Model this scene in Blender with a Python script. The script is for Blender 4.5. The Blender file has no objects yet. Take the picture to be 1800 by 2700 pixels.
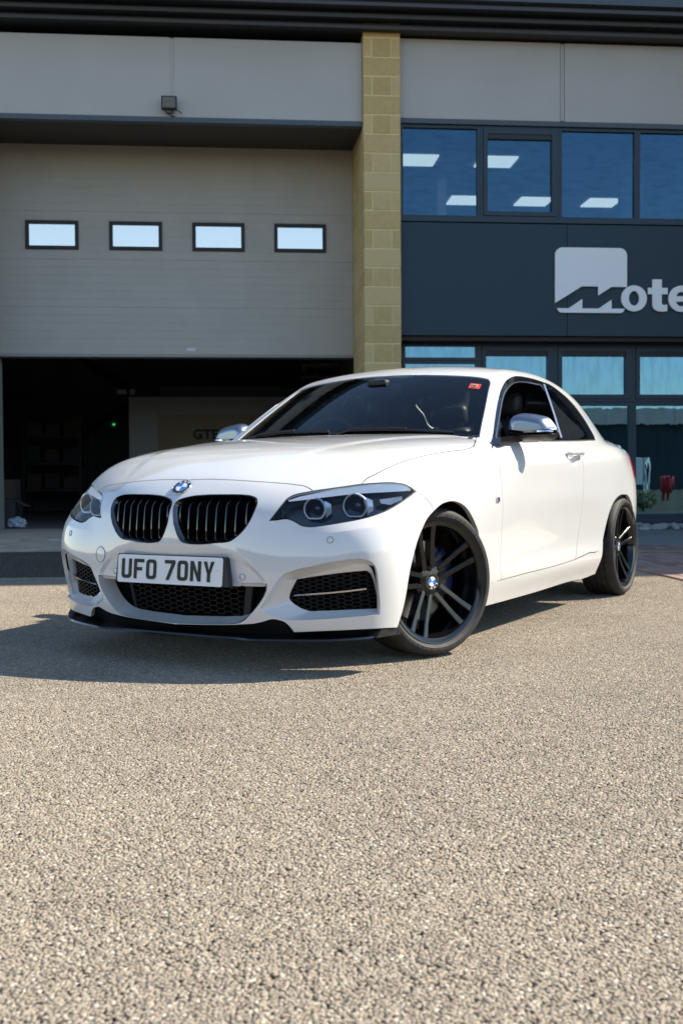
import bpy, bmesh, math, random, time
import numpy as np
from mathutils import Vector, Matrix
from mathutils.geometry import delaunay_2d_cdt
T0=time.time()
scene=bpy.context.scene
COL=scene.collection
# ---------------------------------------------------------------- camera
# world axes: x = towards the car's left side, y = towards its tail, z up; car stands at the origin
cam=bpy.data.cameras.new('camera');camo=bpy.data.objects.new('camera',cam);COL.objects.link(camo);scene.camera=camo
_yaw,_pit,_rol=-0.52008063,0.03088654,0.00622539
_f=np.array([math.sin(_yaw)*math.cos(_pit),math.cos(_yaw)*math.cos(_pit),-math.sin(_pit)])
_r=np.array([math.cos(_yaw),-math.sin(_yaw),0.]);_d=np.cross(_f,_r)
if _d[2]>0:_d=-_d
_r,_d=math.cos(_rol)*_r+math.sin(_rol)*_d,-math.sin(_rol)*_r+math.cos(_rol)*_d
camo.matrix_world=Matrix(((_r[0],-_d[0],-_f[0],2.71344),(_r[1],-_d[1],-_f[1],-4.18371),(_r[2],-_d[2],-_f[2],.75707),(0,0,0,1)))
cam.sensor_fit='VERTICAL';cam.sensor_height=36;cam.lens=2849.84/2700*36
cam.clip_start=.05;cam.clip_end=2000
cam.dof.use_dof=True;cam.dof.focus_distance=4.15;cam.dof.aperture_fstop=5.6
# ---------------------------------------------------------------- sky, sun, exposure
SUN=Vector((.77,.67,1.0)).normalized()
SUN_EL=math.asin(SUN.z);SUN_ROT=math.atan2(SUN.x,SUN.y)
world=bpy.data.worlds.new('World');scene.world=world;world.use_nodes=True
_n=world.node_tree.nodes;_bg=_n['Background'];_sky=_n.new('ShaderNodeTexSky');_sky.sky_type='NISHITA'
_sky.sun_disc=False;_sky.sun_elevation=SUN_EL;_sky.sun_rotation=SUN_ROT;_sky.air_density=1.0;_sky.dust_density=.15;_sky.ozone_density=2.0
world.node_tree.links.new(_sky.outputs[0],_bg.inputs[0]);_bg.inputs[1].default_value=.095
sun=bpy.data.lights.new('sun','SUN');sun.energy=4.0;sun.angle=math.radians(.53);sun.color=(1,.92,.78)
suno=bpy.data.objects.new('sun',sun);COL.objects.link(suno);suno.rotation_euler=SUN.to_track_quat('Z','Y').to_euler();suno.location=(20,18,26)
scene.view_settings.view_transform='Standard';scene.view_settings.look='None';scene.view_settings.gamma=1.0
scene.view_settings.use_curve_mapping=False;scene.view_settings.exposure=1.36
scene.render.engine='CYCLES';scene.cycles.max_bounces=7;scene.cycles.diffuse_bounces=3;scene.cycles.glossy_bounces=4;scene.cycles.transparent_max_bounces=12;scene.cycles.caustics_reflective=False;scene.cycles.caustics_refractive=False
scene.render.resolution_x=682;scene.render.resolution_y=1024

_off=0.
# ---------------------------------------------------------------- body surface
def _nat(xs):
    """cardinal natural cubic spline: second-derivative matrix"""
    xs=np.asarray(xs,float);n=len(xs);h=np.diff(xs)
    A=np.zeros((n,n));B=np.zeros((n,n));A[0,0]=A[-1,-1]=1
    for i in range(1,n-1):
        A[i,i-1]=h[i-1];A[i,i]=2*(h[i-1]+h[i]);A[i,i+1]=h[i]
        B[i,i-1]=6/h[i-1];B[i,i]=-6/h[i-1]-6/h[i];B[i,i+1]=6/h[i]
    return np.linalg.solve(A,B)
def basis(xs,x):
    """rows of weights so that value = basis @ data; linear extrapolation clamped"""
    xs=np.asarray(xs,float);x=np.clip(np.asarray(x,float),xs[0],xs[-1]);M=_nat(xs)
    i=np.clip(np.searchsorted(xs,x)-1,0,len(xs)-2);h=xs[i+1]-xs[i]
    a=(xs[i+1]-x)/h;b=1-a;E=np.eye(len(xs))
    return a[:,None]*E[i]+b[:,None]*E[i+1]+((a**3-a)[:,None]*M[i]+(b**3-b)[:,None]*M[i+1])*(h**2/6)[:,None]
def spl(xs,ys,x):
    x=np.asarray(x,float);return (basis(xs,x.ravel())@np.asarray(ys,float)).reshape(x.shape)
class Grid:
    def __init__(s,a,b,vals):
        s.a0,s.da,s.b0,s.db=a[0],a[1]-a[0],b[0],b[1]-b[0];s.v=vals;s.na,s.nb=vals.shape
    def __call__(s,a,b):
        x=np.clip((a-s.a0)/s.da,0,s.na-1.001);y=np.clip((b-s.b0)/s.db,0,s.nb-1.001)
        i=x.astype(int);j=y.astype(int);fx=x-i;fy=y-j;v=s.v
        return (v[i,j]*(1-fx)+v[i+1,j]*fx)*(1-fy)+(v[i,j+1]*(1-fx)+v[i+1,j+1]*fx)*fy
def smax(a,b,k):
    d=np.clip(.5+.5*(a-b)/k,0,1);return b+(a-b)*d+k*d*(1-d)
def smin(a,b,k):return -smax(-a,-b,k)
def sstep(e0,e1,x):
    t=np.clip((x-e0)/(e1-e0),0,1);return t*t*(3-2*t)
UU=np.arange(-1.0,3.8,.01);ZZ=np.arange(.08,1.46,.005);WWf=np.arange(0,1.0,.0016);ZF=np.arange(.08,.92,.0016);WW=np.arange(0,1.0,.01)
# --- side half width W(u,z)
su=[-1.0,-.6,-.35,0,.35,.7,1.1,1.6,2.1,2.4,2.69,3.0,3.3,3.6]
sz=[.10,.20,.28,.36,.45,.55,.65,.75,.82,.88,.93,.97]
SW=np.array([
[.72,.74,.75,.76,.77,.77,.77,.75,.72,.66,.60,.55],
[.79,.806,.818,.826,.83,.832,.828,.81,.78,.73,.68,.63],
[.81,.828,.842,.852,.858,.862,.86,.845,.815,.765,.715,.67],
[.81,.828,.845,.858,.867,.873,.873,.862,.838,.795,.75,.705],
[.80,.822,.842,.852,.86,.867,.870,.866,.852,.822,.785,.745],
[.795,.82,.842,.843,.847,.857,.866,.870,.866,.845,.812,.775],
[.795,.82,.844,.842,.846,.857,.868,.873,.872,.855,.823,.785],
[.795,.822,.848,.845,.849,.860,.872,.878,.878,.863,.833,.793],
[.80,.826,.852,.851,.857,.867,.876,.880,.879,.866,.839,.800],
[.80,.828,.852,.857,.864,.871,.876,.877,.875,.862,.835,.80],
[.79,.82,.842,.852,.860,.866,.869,.868,.863,.849,.821,.784],
[.772,.802,.825,.834,.843,.848,.847,.837,.822,.797,.764,.724],
[.66,.69,.71,.722,.735,.743,.748,.748,.742,.725,.697,.66],
[.54,.57,.59,.60,.61,.62,.625,.628,.622,.605,.58,.55]])
WL=basis(su,UU)@SW@basis(sz,np.minimum(ZZ,.97)).T
# cabin side: leaning glass, slightly crowned
gz=[.93,.97,1.05,1.15,1.25,1.33,1.42];
gu=[.3,.7,1.1,1.6,2.1,2.5,2.9,3.3]
GW=np.array([
[.790,.768,.730,.682,.627,.577,.515],
[.805,.783,.748,.706,.650,.596,.53],
[.815,.790,.754,.710,.656,.606,.548],
[.825,.797,.756,.706,.653,.608,.555],
[.832,.800,.754,.699,.645,.600,.545],
[.826,.780,.723,.662,.610,.563,.505],
[.760,.700,.635,.575,.525,.48,.43],
[.68,.64,.58,.52,.46,.41,.36]])
WG=basis(gu,UU)@GW@basis(gz,np.maximum(ZZ,.93)).T
b=sstep(.935,.985,ZZ)[None,:]
WT=WL*(1-b)+WG*b
def crease(a,s):return np.exp(-np.abs(a)/s)
# shoulder line through the door handle
zc=spl([-.2,.5,1.1,1.65,2.3,2.9,3.3],[.80,.815,.832,.848,.868,.885,.89],UU)[:,None]
am=spl([-1,-.2,.2,.7,1.65,2.6,3.3,3.7],[0,0,.002,.006,.008,.007,.004,.004],UU)[:,None]
WT=WT+am*np.exp(-np.maximum(0,(zc-ZZ))/.035)*np.exp(-np.maximum(0,ZZ-zc)/.03)
WT=WT-.022*np.exp(-(((UU[:,None]-1.565)/.052)**2+((ZZ[None,:]-.858)/.024)**2)**2)
Wg=Grid(UU,ZZ,WT)
# --- top Z(u,w): bonnet, cabin, boot
bu=[-.9,-.8,-.73,-.69,-.62,-.55,-.45,-.3,0,.3,.5,.7,1.0];bw=[0,.2,.36,.5,.6,.7,.8,.9]
BZ=np.array([
[.58,.565,.53,.475,.42,.34,.26,.18],
[.672,.660,.625,.570,.515,.445,.365,.28],
[.725,.716,.686,.637,.587,.522,.442,.36],
[.757,.749,.722,.677,.631,.567,.487,.40],
[.799,.793,.771,.736,.692,.632,.552,.46],
[.832,.828,.811,.784,.748,.695,.617,.52],
[.868,.866,.857,.842,.819,.777,.70,.60],
[.898,.897,.892,.884,.871,.842,.78,.69],
[.935,.934,.931,.926,.918,.897,.850,.78],
[.961,.960,.958,.953,.945,.928,.893,.84],
[.974,.973,.971,.966,.958,.942,.912,.865],
[.985,.984,.982,.976,.967,.95,.925,.88],
[1.0,1.0,.995,.985,.978,.965,.945,.90]])
ZB=basis(bu,np.clip(UU,-.9,1.0))@BZ@basis(bw,np.minimum(WW,.9)).T
ridge=spl([-.7,-.3,.2,.6],[.33,.40,.50,.60],np.clip(UU,-.7,.6))[:,None]
ram=np.interp(UU,[-.75,-.55,-.1,.4,.6],[0,.003,.006,.007,.004])[:,None]
ZB=ZB-ram*sstep(0,.06,WW[None,:]-ridge)*(1-.0*WW)
cu=[.2,.46,.75,1.006,1.05,1.15,1.3,1.5,1.75,2.0,2.25,2.5,2.75,3.0,3.3]
cz=[.822,.985,1.158,1.297,1.318,1.351,1.378,1.395,1.402,1.394,1.362,1.302,1.212,1.095,.93]
bow=spl([.2,.64,1.12,1.5,1.9,2.3,2.8,3.3],[.36,.36,.34,.15,0,-.12,-.28,-.3],UU)[:,None]
crn=spl([.2,.64,1.12,1.5,1.9,2.3,2.8,3.3],[.05,.05,.065,.13,.15,.15,.13,.12],UU)[:,None]
w2=(WW**2)[None,:]
uc=UU[:,None]-bow*w2
ZC=spl(cu,cz,uc)-crn*w2+np.minimum(0,uc-.2)*.6
tz=spl([2.6,3.0,3.2,3.4,3.6,3.75],[1.075,1.045,1.037,1.028,1.0,.95],np.maximum(UU,2.6))[:,None]-.09*w2
tz=np.where(UU[:,None]<2.4,.2,tz)
ZT=smax(smax(ZB,ZC,.012),tz,.02)
Zg=Grid(UU,WW,ZT)
CTR_O=[(-.1,.364),(0,.364),(.422,.357),(.422,.352),(.419,.332),(.405,.304),(.383,.275),(.363,.252),(.339,.230),(.315,.211),(.289,.201),(.26,.197),(.177,.192),(0,.186),(-.1,.186)]
CTR_I=[(-.1,.359),(0,.359),(.399,.353),(.398,.335),(.382,.304),(.360,.276),(.340,.256),(.317,.239),(.292,.227),(.262,.219),(.18,.213),(0,.207),(-.1,.207)]
FOG_O=[(.466,.373),(.478,.386),(.49,.396),(.511,.405),(.536,.414),(.59,.427),(.644,.44),(.701,.45),(.739,.455),(.765,.454),(.783,.448),(.797,.435),(.804,.416),(.807,.376),(.806,.32),(.805,.282),(.8,.237),(.728,.234),(.651,.228),(.566,.222),(.507,.219),(.482,.22),(.452,.231),(.425,.242),(.403,.253),(.398,.264),(.41,.284),(.437,.33),(.458,.361)]
FOG_I=[(.508,.372),(.493,.345),(.48,.319),(.476,.302),(.478,.291),(.493,.276),(.52,.259),(.547,.25),(.566,.249),(.582,.251),(.625,.252),(.706,.256),(.767,.256),(.77,.29),(.77,.348),(.765,.393),(.752,.406),(.674,.399),(.588,.386)]
PLT_O=[(-.1,.364),(.422,.357),(.418,.368),(.404,.387),(.382,.411),(.364,.428),(.34,.452),(.3,.475),(.2,.495),(-.1,.50)]
PLT_I=[(-.1,.362),(.405,.357),(.395,.372),(.378,.39),(.352,.412),(.33,.425),(.3,.435),(.2,.44),(-.1,.44)]
def FEATURES():
    return .012*recess(PLT_O,PLT_I)
# --- front face F(w,z)
fw=[0,.2,.36,.5,.6,.7,.78,.84,.90,1.0];fz=[.10,.18,.25,.35,.45,.53,.60,.67,.73,.80,.9]
FU=np.array([
[-.762,-.782,-.796,-.807,-.811,-.811,-.806,-.797,-.78,-.74,-.66],
[-.752,-.772,-.786,-.797,-.800,-.798,-.791,-.780,-.76,-.72,-.64],
[-.732,-.752,-.766,-.775,-.775,-.768,-.757,-.742,-.72,-.68,-.60],
[-.696,-.718,-.732,-.740,-.739,-.729,-.713,-.690,-.66,-.61,-.52],
[-.660,-.683,-.699,-.709,-.709,-.696,-.675,-.645,-.61,-.55,-.45],
[-.603,-.628,-.645,-.660,-.663,-.648,-.622,-.585,-.54,-.47,-.36],
[-.525,-.553,-.575,-.598,-.608,-.593,-.56,-.51,-.45,-.37,-.25],
[-.43,-.465,-.495,-.528,-.545,-.525,-.485,-.43,-.36,-.26,-.12],
[-.28,-.33,-.37,-.41,-.43,-.41,-.365,-.30,-.22,-.1,.05],
[.1,.03,-.02,-.07,-.09,-.06,0,.08,.18,.3,.5]])
FT=basis(fw,WWf)@FU@basis(fz,ZF).T
_w,_z=np.meshgrid(WWf,ZF,indexing='ij')
def segdist(px,py,poly):
    d=np.full(px.shape,1e9);P=np.asarray(poly,float)
    for a,b in zip(P,np.roll(P,-1,0)):
        e=b-a;l=e@e+1e-12;t=np.clip(((px-a[0])*e[0]+(py-a[1])*e[1])/l,0,1)
        d=np.minimum(d,np.hypot(px-a[0]-t*e[0],py-a[1]-t*e[1]))
    return d
def inside(px,py,poly):
    P=np.asarray(poly,float);r=np.zeros(px.shape,bool)
    for a,b in zip(P,np.roll(P,-1,0)):
        if a[1]==b[1]:continue
        r^=((a[1]>py)!=(b[1]>py))&(px<(b[0]-a[0])*(py-a[1])/(b[1]-a[1])+a[0])
    return r
def recess(outer,inner,ease=lambda t:t):
    i=inside(_w,_z,outer);o=segdist(_w,_z,outer);n=np.where(inside(_w,_z,inner),0,segdist(_w,_z,inner))
    return np.where(i,ease(o/(o+n+1e-9)),0.)
_zc=np.interp(WWf,[.5,.668,.714,.764,.811,.848,.9],[.545,.554,.562,.57,.576,.584,.59])[:,None]
_am=np.interp(WWf,[.48,.6,.7,.85,.95],[0,.005,.010,.012,.012])[:,None]
FT=FT-_am*np.exp(-np.abs(ZF[None,:]-_zc)/np.where(ZF[None,:]>_zc,.05,.07))
Fbase=Grid(WWf,ZF,FT)
FT=FT+FEATURES()
Fg=Grid(WWf,ZF,FT)
# --- tail
rw=[0,.3,.5,.65,.75,.85,.95];rz=[.10,.25,.40,.60,.80,.95,1.05,1.2]
RU=np.array([3.55,3.60,3.63,3.64,3.62,3.63,3.66,3.66])[None,:]-np.array([0,.02,.06,.14,.24,.45,.8])[:,None]
RT=basis(rw,WWf)@RU@basis(rz,np.minimum(ZZ,1.2)).T
Rg=Grid(WWf,ZZ,RT)
def f(u,w,z):
    w=np.abs(w)
    a=(z-Zg(u,w))*.9
    s=(w-Wg(u,z))*.97
    fr=(Fg(w,z)-u)*.8
    re=(u-Rg(w,z))*.8
    k=np.interp(u,[-.4,.3,.62,.8,1.2],[.07,.06,.03,.016,.05])*np.where(z>1.0,1,1)
    r=smax(a,s,k)
    r=smax(r,fr,.05)
    return smax(r,re,.06)-_off
def cast(O,D,t0,t1,n=40,it=22):
    """first entry of rays O+tD into the body (vectorised); nan where missed"""
    O=np.asarray(O,float);D=np.asarray(D,float);N=len(O)
    D=np.broadcast_to(D,O.shape)
    ts=np.linspace(t0,t1,n);lo=np.full(N,np.nan);hi=np.full(N,np.nan);prev=None;done=np.zeros(N,bool)
    for k,t in enumerate(ts):
        P=O+t*D;v=f(P[:,0],P[:,1],P[:,2])
        if k:
            m=(~done)&(v<0)&(prev>=0);lo[m]=ts[k-1];hi[m]=t;done|=m
        prev=v
    for _ in range(it):
        mid=(lo+hi)/2;P=O+mid[:,None]*D;P=np.where(np.isnan(P),0,P);v=f(P[:,0],P[:,1],P[:,2])
        hi=np.where(v<0,mid,hi);lo=np.where(v<0,lo,mid)
    return O+((lo+hi)/2)[:,None]*D

# outlines of the panels on the body, metres: (u back from the front axle, w to the left, z up)
OUT={
'bonnet_front':[(-0.69,0,0.757),(-0.6853,0.1001,0.7585),(-0.6809,0.2038,0.7554),(-0.6723,0.2866,0.7507),(-0.6598,0.3538,0.746),(-0.6488,0.3945,0.7431),(-0.6382,0.4347,0.7397),(-0.6278,0.4748,0.7347),(-0.6196,0.5021,0.7311),(-0.6176,0.5217,0.7243),(-0.6182,0.5358,0.7172),(-0.6197,0.5472,0.7102)],
'bonnet_hl':[(-0.6197,0.5472,0.7102),(-0.5977,0.5761,0.7154),(-0.5637,0.6199,0.7229),(-0.5265,0.6667,0.7303),(-0.5006,0.6952,0.7355)],
'bonnet_side':[(-0.5006,0.6952,0.7355),(-0.4815,0.6984,0.7496),(-0.4635,0.7044,0.7598),(-0.433,0.7175,0.7724),(-0.4289,0.7189,0.7742),(-0.3667,0.7349,0.7957),(-0.2925,0.7458,0.8157),(-0.1841,0.7578,0.8366),(-0.0288,0.7671,0.856),(0.1533,0.7778,0.873),(0.3095,0.7879,0.8855),(0.3784,0.7869,0.8952)],
'bonnet_corner':[(0.3667,0.7884,0.8928),(0.4013,0.7826,0.9005),(0.4489,0.7686,0.913),(0.5438,0.7319,0.9318),(0.6127,0.7037,0.9467)],
'headlight':[(-0.7376,0.4258,0.5995),(-0.7266,0.4397,0.6226),(-0.7066,0.4548,0.6533),(-0.6873,0.4656,0.6763),(-0.6726,0.4772,0.689),(-0.6584,0.4937,0.6974),(-0.6405,0.5195,0.7038),(-0.6203,0.5476,0.7094),(-0.599,0.5769,0.7139),(-0.565,0.6206,0.7213),(-0.5275,0.6672,0.7291),(-0.497,0.7,0.7355),(-0.4612,0.7346,0.7391),(-0.4203,0.7669,0.7411),(-0.3834,0.7927,0.7392),(-0.3567,0.8106,0.7345),(-0.3403,0.8248,0.7251),(-0.3298,0.8352,0.715),(-0.3223,0.8427,0.7056),(-0.3539,0.8402,0.6932),(-0.4021,0.8328,0.6734),(-0.4546,0.8195,0.6516),(-0.4989,0.8026,0.6338),(-0.5359,0.7823,0.6211),(-0.571,0.7572,0.6096),(-0.6002,0.7291,0.6014),(-0.6304,0.693,0.5935),(-0.6586,0.6516,0.5855),(-0.6789,0.6145,0.5796),(-0.6915,0.5861,0.5762),(-0.6992,0.5638,0.5769),(-0.7043,0.5443,0.5814),(-0.707,0.5279,0.5902),(-0.7099,0.5116,0.5985),(-0.7134,0.4956,0.6043),(-0.7182,0.4803,0.6054),(-0.728,0.4543,0.6015)],
'bumper_fender':[(-0.3223,0.8427,0.7056),(-0.3038,0.8518,0.6952),(-0.2753,0.8621,0.6769),(-0.2461,0.8669,0.659),(-0.2276,0.8689,0.6405),(-0.2154,0.8701,0.6222)],
'bumper_arch':[(-0.2154,0.8701,0.6222),(-0.2453,0.869,0.6094),(-0.2763,0.8675,0.5911),(-0.3011,0.8659,0.568),(-0.3247,0.8638,0.5411),(-0.3468,0.8611,0.5102),(-0.3649,0.8581,0.4754),(-0.3804,0.855,0.4383),(-0.3937,0.8518,0.4013),(-0.404,0.8478,0.357),(-0.409,0.8432,0.317),(-0.4143,0.8377,0.2794),(-0.4218,0.8308,0.2396),(-0.4327,0.8239,0.205),(-0.4419,0.8179,0.175)],
'bumper_bottom':[(-0.4419,0.8179,0.175),(-0.4909,0.8078,0.179),(-0.5274,0.7927,0.1807),(-0.5924,0.7437,0.1819),(-0.6383,0.6852,0.1802),(-0.6806,0.6035,0.1766),(-0.7117,0.5129,0.1704),(-0.7178,0.5048,0.1851),(-0.7242,0.4942,0.1991),(-0.7301,0.4817,0.2101),(-0.7365,0.4629,0.2167),(-0.7422,0.4435,0.2198),(-0.7455,0.4291,0.2185),(-0.7495,0.405,0.2105),(-0.7529,0.3838,0.2046),(-0.756,0.3623,0.1998),(-0.7622,0.3191,0.195),(-0.7688,0.2586,0.1898),(-0.775,0.176,0.1854),(-0.7815,0,0.178)],
'kidney':[(-0.7979,0.0091,0.6404),(-0.804,0.012,0.6147),(-0.8067,0.017,0.5847),(-0.8085,0.0273,0.557),(-0.8095,0.0412,0.5294),(-0.8094,0.056,0.5134),(-0.8083,0.0831,0.508),(-0.804,0.1515,0.5064),(-0.7975,0.2123,0.5122),(-0.7868,0.277,0.5216),(-0.7798,0.3029,0.5398),(-0.7691,0.3314,0.5713),(-0.7589,0.35,0.6046),(-0.7456,0.3605,0.6399),(-0.7307,0.3617,0.6667),(-0.7231,0.3541,0.6813),(-0.7226,0.331,0.6909),(-0.7291,0.2894,0.6959),(-0.7423,0.221,0.6968),(-0.7527,0.1497,0.696),(-0.7629,0.0772,0.6909),(-0.7713,0.0404,0.6831),(-0.7806,0.0149,0.6724),(-0.789,0.0078,0.6596)],
'fog_fin_out':[(-0.7128,0.4638,0.366),(-0.7058,0.4907,0.3846),(-0.6983,0.5189,0.3962),(-0.6833,0.5714,0.4094),(-0.6785,0.6043,0.4208),(-0.6514,0.6681,0.4302),(-0.6172,0.7277,0.4381),(-0.5988,0.7541,0.4376),(-0.5864,0.7682,0.4303),(-0.5749,0.7775,0.4123),(-0.5623,0.7836,0.3793),(-0.5478,0.786,0.332),(-0.5334,0.786,0.2842),(-0.5242,0.7841,0.2506)],
'fog_fin_in':[(-0.6964,0.4548,0.3625),(-0.6896,0.4803,0.368),(-0.681,0.5127,0.3728),(-0.6673,0.5614,0.3828),(-0.6577,0.5915,0.3874),(-0.6317,0.6564,0.3975),(-0.5983,0.7169,0.4041),(-0.5796,0.7434,0.4068),(-0.568,0.7554,0.4055),(-0.5578,0.763,0.3943),(-0.5475,0.7678,0.3705),(-0.5337,0.7707,0.33),(-0.5176,0.7713,0.2818),(-0.5075,0.7695,0.2479)],
'fog_blade':[(-0.6814,0.5022,0.3118),(-0.6626,0.5669,0.3173),(-0.6377,0.6327,0.3231),(-0.6056,0.6941,0.3299),(-0.5619,0.7518,0.3373)],
'door_front':[(0.5615,0.8025,0.9074),(0.5426,0.8157,0.8954),(0.5217,0.8509,0.849),(0.518,0.8662,0.8035),(0.5175,0.8685,0.7583),(0.5387,0.8686,0.6876),(0.5504,0.8661,0.6266),(0.5637,0.8553,0.494),(0.5675,0.846,0.361),(0.5883,0.8409,0.2752)],
'door_bottom':[(0.5883,0.8409,0.2752),(0.9323,0.8431,0.2809),(1.2859,0.8461,0.2852),(1.6883,0.8499,0.2969)],
'sill_top_r':[(1.6883,0.8499,0.2969),(1.9196,0.8511,0.3163),(2.1935,0.8538,0.3512)],
'sill_bottom':[(0.4912,0.8111,0.1627),(0.752,0.8091,0.1615),(1.1871,0.8093,0.163),(1.7174,0.8131,0.171),(1.9578,0.8137,0.1669),(2.1741,0.8201,0.1778)],
'arch_f':[(-0.2119,0.8702,0.6233),(-0.1784,0.8709,0.6371),(-0.1371,0.8715,0.6494),(-0.0878,0.8721,0.6563),(-0.0335,0.8725,0.6581),(0.0144,0.8729,0.6534),(0.0671,0.8732,0.6414),(0.1217,0.8732,0.6198),(0.1714,0.8723,0.5868),(0.2163,0.8704,0.5503),(0.2456,0.8684,0.5235),(0.2634,0.8661,0.4937)],
'arch_r':[(2.2029,0.8539,0.362),(2.2352,0.8609,0.4466),(2.275,0.8682,0.5198),(2.34,0.8733,0.5837),(2.4203,0.8746,0.6198),(2.512,0.8732,0.6397),(2.6105,0.8707,0.6429),(2.7108,0.8682,0.6215),(2.7725,0.8668,0.578)],
'dlo_out':[(0.5965,0.7914,0.917),(0.6629,0.771,0.9479),(0.7847,0.7349,1.035),(0.9286,0.694,1.1334),(1.0419,0.6658,1.2029),(1.1548,0.6451,1.2555),(1.2728,0.6302,1.2874),(1.3931,0.6189,1.3058),(1.5338,0.6155,1.3118),(1.6897,0.6158,1.3116),(1.8027,0.6191,1.3062),(1.9217,0.6216,1.2994),(2.053,0.6363,1.2688),(2.1782,0.655,1.2253),(2.2708,0.6782,1.1711),(2.3154,0.7097,1.1094),(2.3187,0.7427,1.0531),(2.3138,0.7668,1.0117),(2.2677,0.7903,0.9805),(1.9024,0.8016,0.9673),(1.584,0.8063,0.9571),(1.2539,0.8109,0.9462),(0.9509,0.8164,0.9349),(0.6926,0.8207,0.9187)],
'dlo_in':[(0.6746,0.7817,0.948),(0.7791,0.7529,1.0224),(0.8928,0.7209,1.1002),(1.0166,0.6888,1.1756),(1.1233,0.6706,1.2206),(1.2734,0.6503,1.2589),(1.4717,0.6383,1.278),(1.7265,0.635,1.2813),(1.5615,0.8,0.9639),(0.9735,0.8081,0.9441),(0.6459,0.7992,0.9238)],
'qglass':[(1.8257,0.6328,1.2836),(1.9163,0.6381,1.2715),(2.0011,0.6536,1.2396),(2.1177,0.6894,1.1662),(2.1743,0.731,1.088),(2.1934,0.7622,1.0298),(2.1552,0.785,0.9919),(1.621,0.7954,0.9724)],
'ws_right':[(0.6313,0.7146,0.9519),(0.7213,0.6893,1.0153),(0.8205,0.663,1.0828),(0.9362,0.6305,1.16),(1.0286,0.6046,1.2194),(1.0695,0.5938,1.2446),(1.0912,0.5827,1.2593),(1.1076,0.566,1.2724)],
'ws_top':[(1.1076,0.566,1.2724),(1.1068,0.5342,1.2802),(1.0996,0.4896,1.2874),(1.0854,0.427,1.2936),(1.0622,0.3156,1.3015),(1.0491,0.2157,1.3073),(1.0423,0.1474,1.3097),(1.0331,0.0342,1.31),(1.0303,-0.0755,1.3076)],
}

# ---------------------------------------------------------------- helpers
def mat(name,col,rough=.5,metal=0.,coat=0.,spec=.5,emit=None,es=0.):
    m=bpy.data.materials.new(name);m.use_nodes=True;b=m.node_tree.nodes['Principled BSDF']
    b.inputs['Base Color'].default_value=(*col,1);b.inputs['Roughness'].default_value=rough;b.inputs['Metallic'].default_value=metal
    b.inputs['Coat Weight'].default_value=coat;b.inputs['Coat Roughness'].default_value=.03;b.inputs['Specular IOR Level'].default_value=spec
    if emit:b.inputs['Emission Color'].default_value=(*emit,1);b.inputs['Emission Strength'].default_value=es
    return m
def nodes(m):return m.node_tree.nodes,m.node_tree.links,m.node_tree.nodes['Principled BSDF']
def noise(m,scale,detail=4,rough=.6,vec=None):
    n,l,b=nodes(m);t=n.new('ShaderNodeTexNoise');t.inputs['Scale'].default_value=scale;t.inputs['Detail'].default_value=detail;t.inputs['Roughness'].default_value=rough
    if vec is None:
        c=n.new('ShaderNodeTexCoord');vec=c.outputs['Object']
    l.new(vec,t.inputs['Vector']);return t
def ramp(m,src,stops):
    n,l,b=nodes(m);r=n.new('ShaderNodeValToRGB');e=r.color_ramp.elements
    while len(e)<len(stops):e.new(.5)
    for k,(p,c) in enumerate(stops):e[k].position=p;e[k].color=(*c,1)
    l.new(src,r.inputs[0]);return r
def bump(m,src,strength,dist):
    n,l,b=nodes(m);u=n.new('ShaderNodeBump');u.inputs['Strength'].default_value=strength;u.inputs['Distance'].default_value=dist
    l.new(src,u.inputs['Height']);l.new(u.outputs[0],b.inputs['Normal']);return u
def vary(m,scale,c0,c1,detail=5,lo=.35,hi=.65):
    n,l,b=nodes(m);t=noise(m,scale,detail);r=ramp(m,t.outputs[0],[(lo,c0),(hi,c1)]);l.new(r.outputs[0],b.inputs['Base Color']);return t
def glass(name,tint,ior=1.5,boost=0.,rough=0.):
    """thin pane: tinted see-through mixed with a Fresnel mirror"""
    m=bpy.data.materials.new(name);m.use_nodes=True;n=m.node_tree.nodes;l=m.node_tree.links
    n.remove(n['Principled BSDF']);o=n['Material Output'];mx=n.new('ShaderNodeMixShader');t=n.new('ShaderNodeBsdfTransparent');g=n.new('ShaderNodeBsdfGlossy');f=n.new('ShaderNodeFresnel')
    t.inputs[0].default_value=(*tint,1);g.inputs['Roughness'].default_value=rough;f.inputs[0].default_value=ior
    a=n.new('ShaderNodeMath');a.operation='ADD';a.use_clamp=True;a.inputs[1].default_value=boost
    l.new(f.outputs[0],a.inputs[0]);l.new(a.outputs[0],mx.inputs[0]);l.new(t.outputs[0],mx.inputs[1]);l.new(g.outputs[0],mx.inputs[2]);l.new(mx.outputs[0],o.inputs[0]);return m
def tag(o,label=None,cat=None,group=None,kind=None):
    if label:o['label']=label
    if cat:o['category']=cat
    if group:o['group']=group
    if kind:o['kind']=kind
    return o
def empty(name,loc=(0,0,0),rz=0.,parent=None):
    o=bpy.data.objects.new(name,None);COL.objects.link(o);o.location=loc;o.rotation_euler=(0,0,rz);o.empty_display_size=.2
    if parent:o.parent=parent
    return o
def mk(name,v,f,m,parent=None,smooth=True,sharp=None,mats=None,loc=None):
    me=bpy.data.meshes.new(name);me.from_pydata([tuple(map(float,p)) for p in v],[],[tuple(map(int,q)) for q in f])
    if smooth:me.shade_smooth()
    if sharp is not None and smooth:me.set_sharp_from_angle(angle=math.radians(sharp))
    me.materials.append(m)
    if mats:
        for q in mats[0]:me.materials.append(q)
        me.polygons.foreach_set('material_index',mats[1])
    o=bpy.data.objects.new(name,me);COL.objects.link(o)
    if parent:o.parent=parent
    if loc is not None:o.location=loc
    return o
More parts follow.
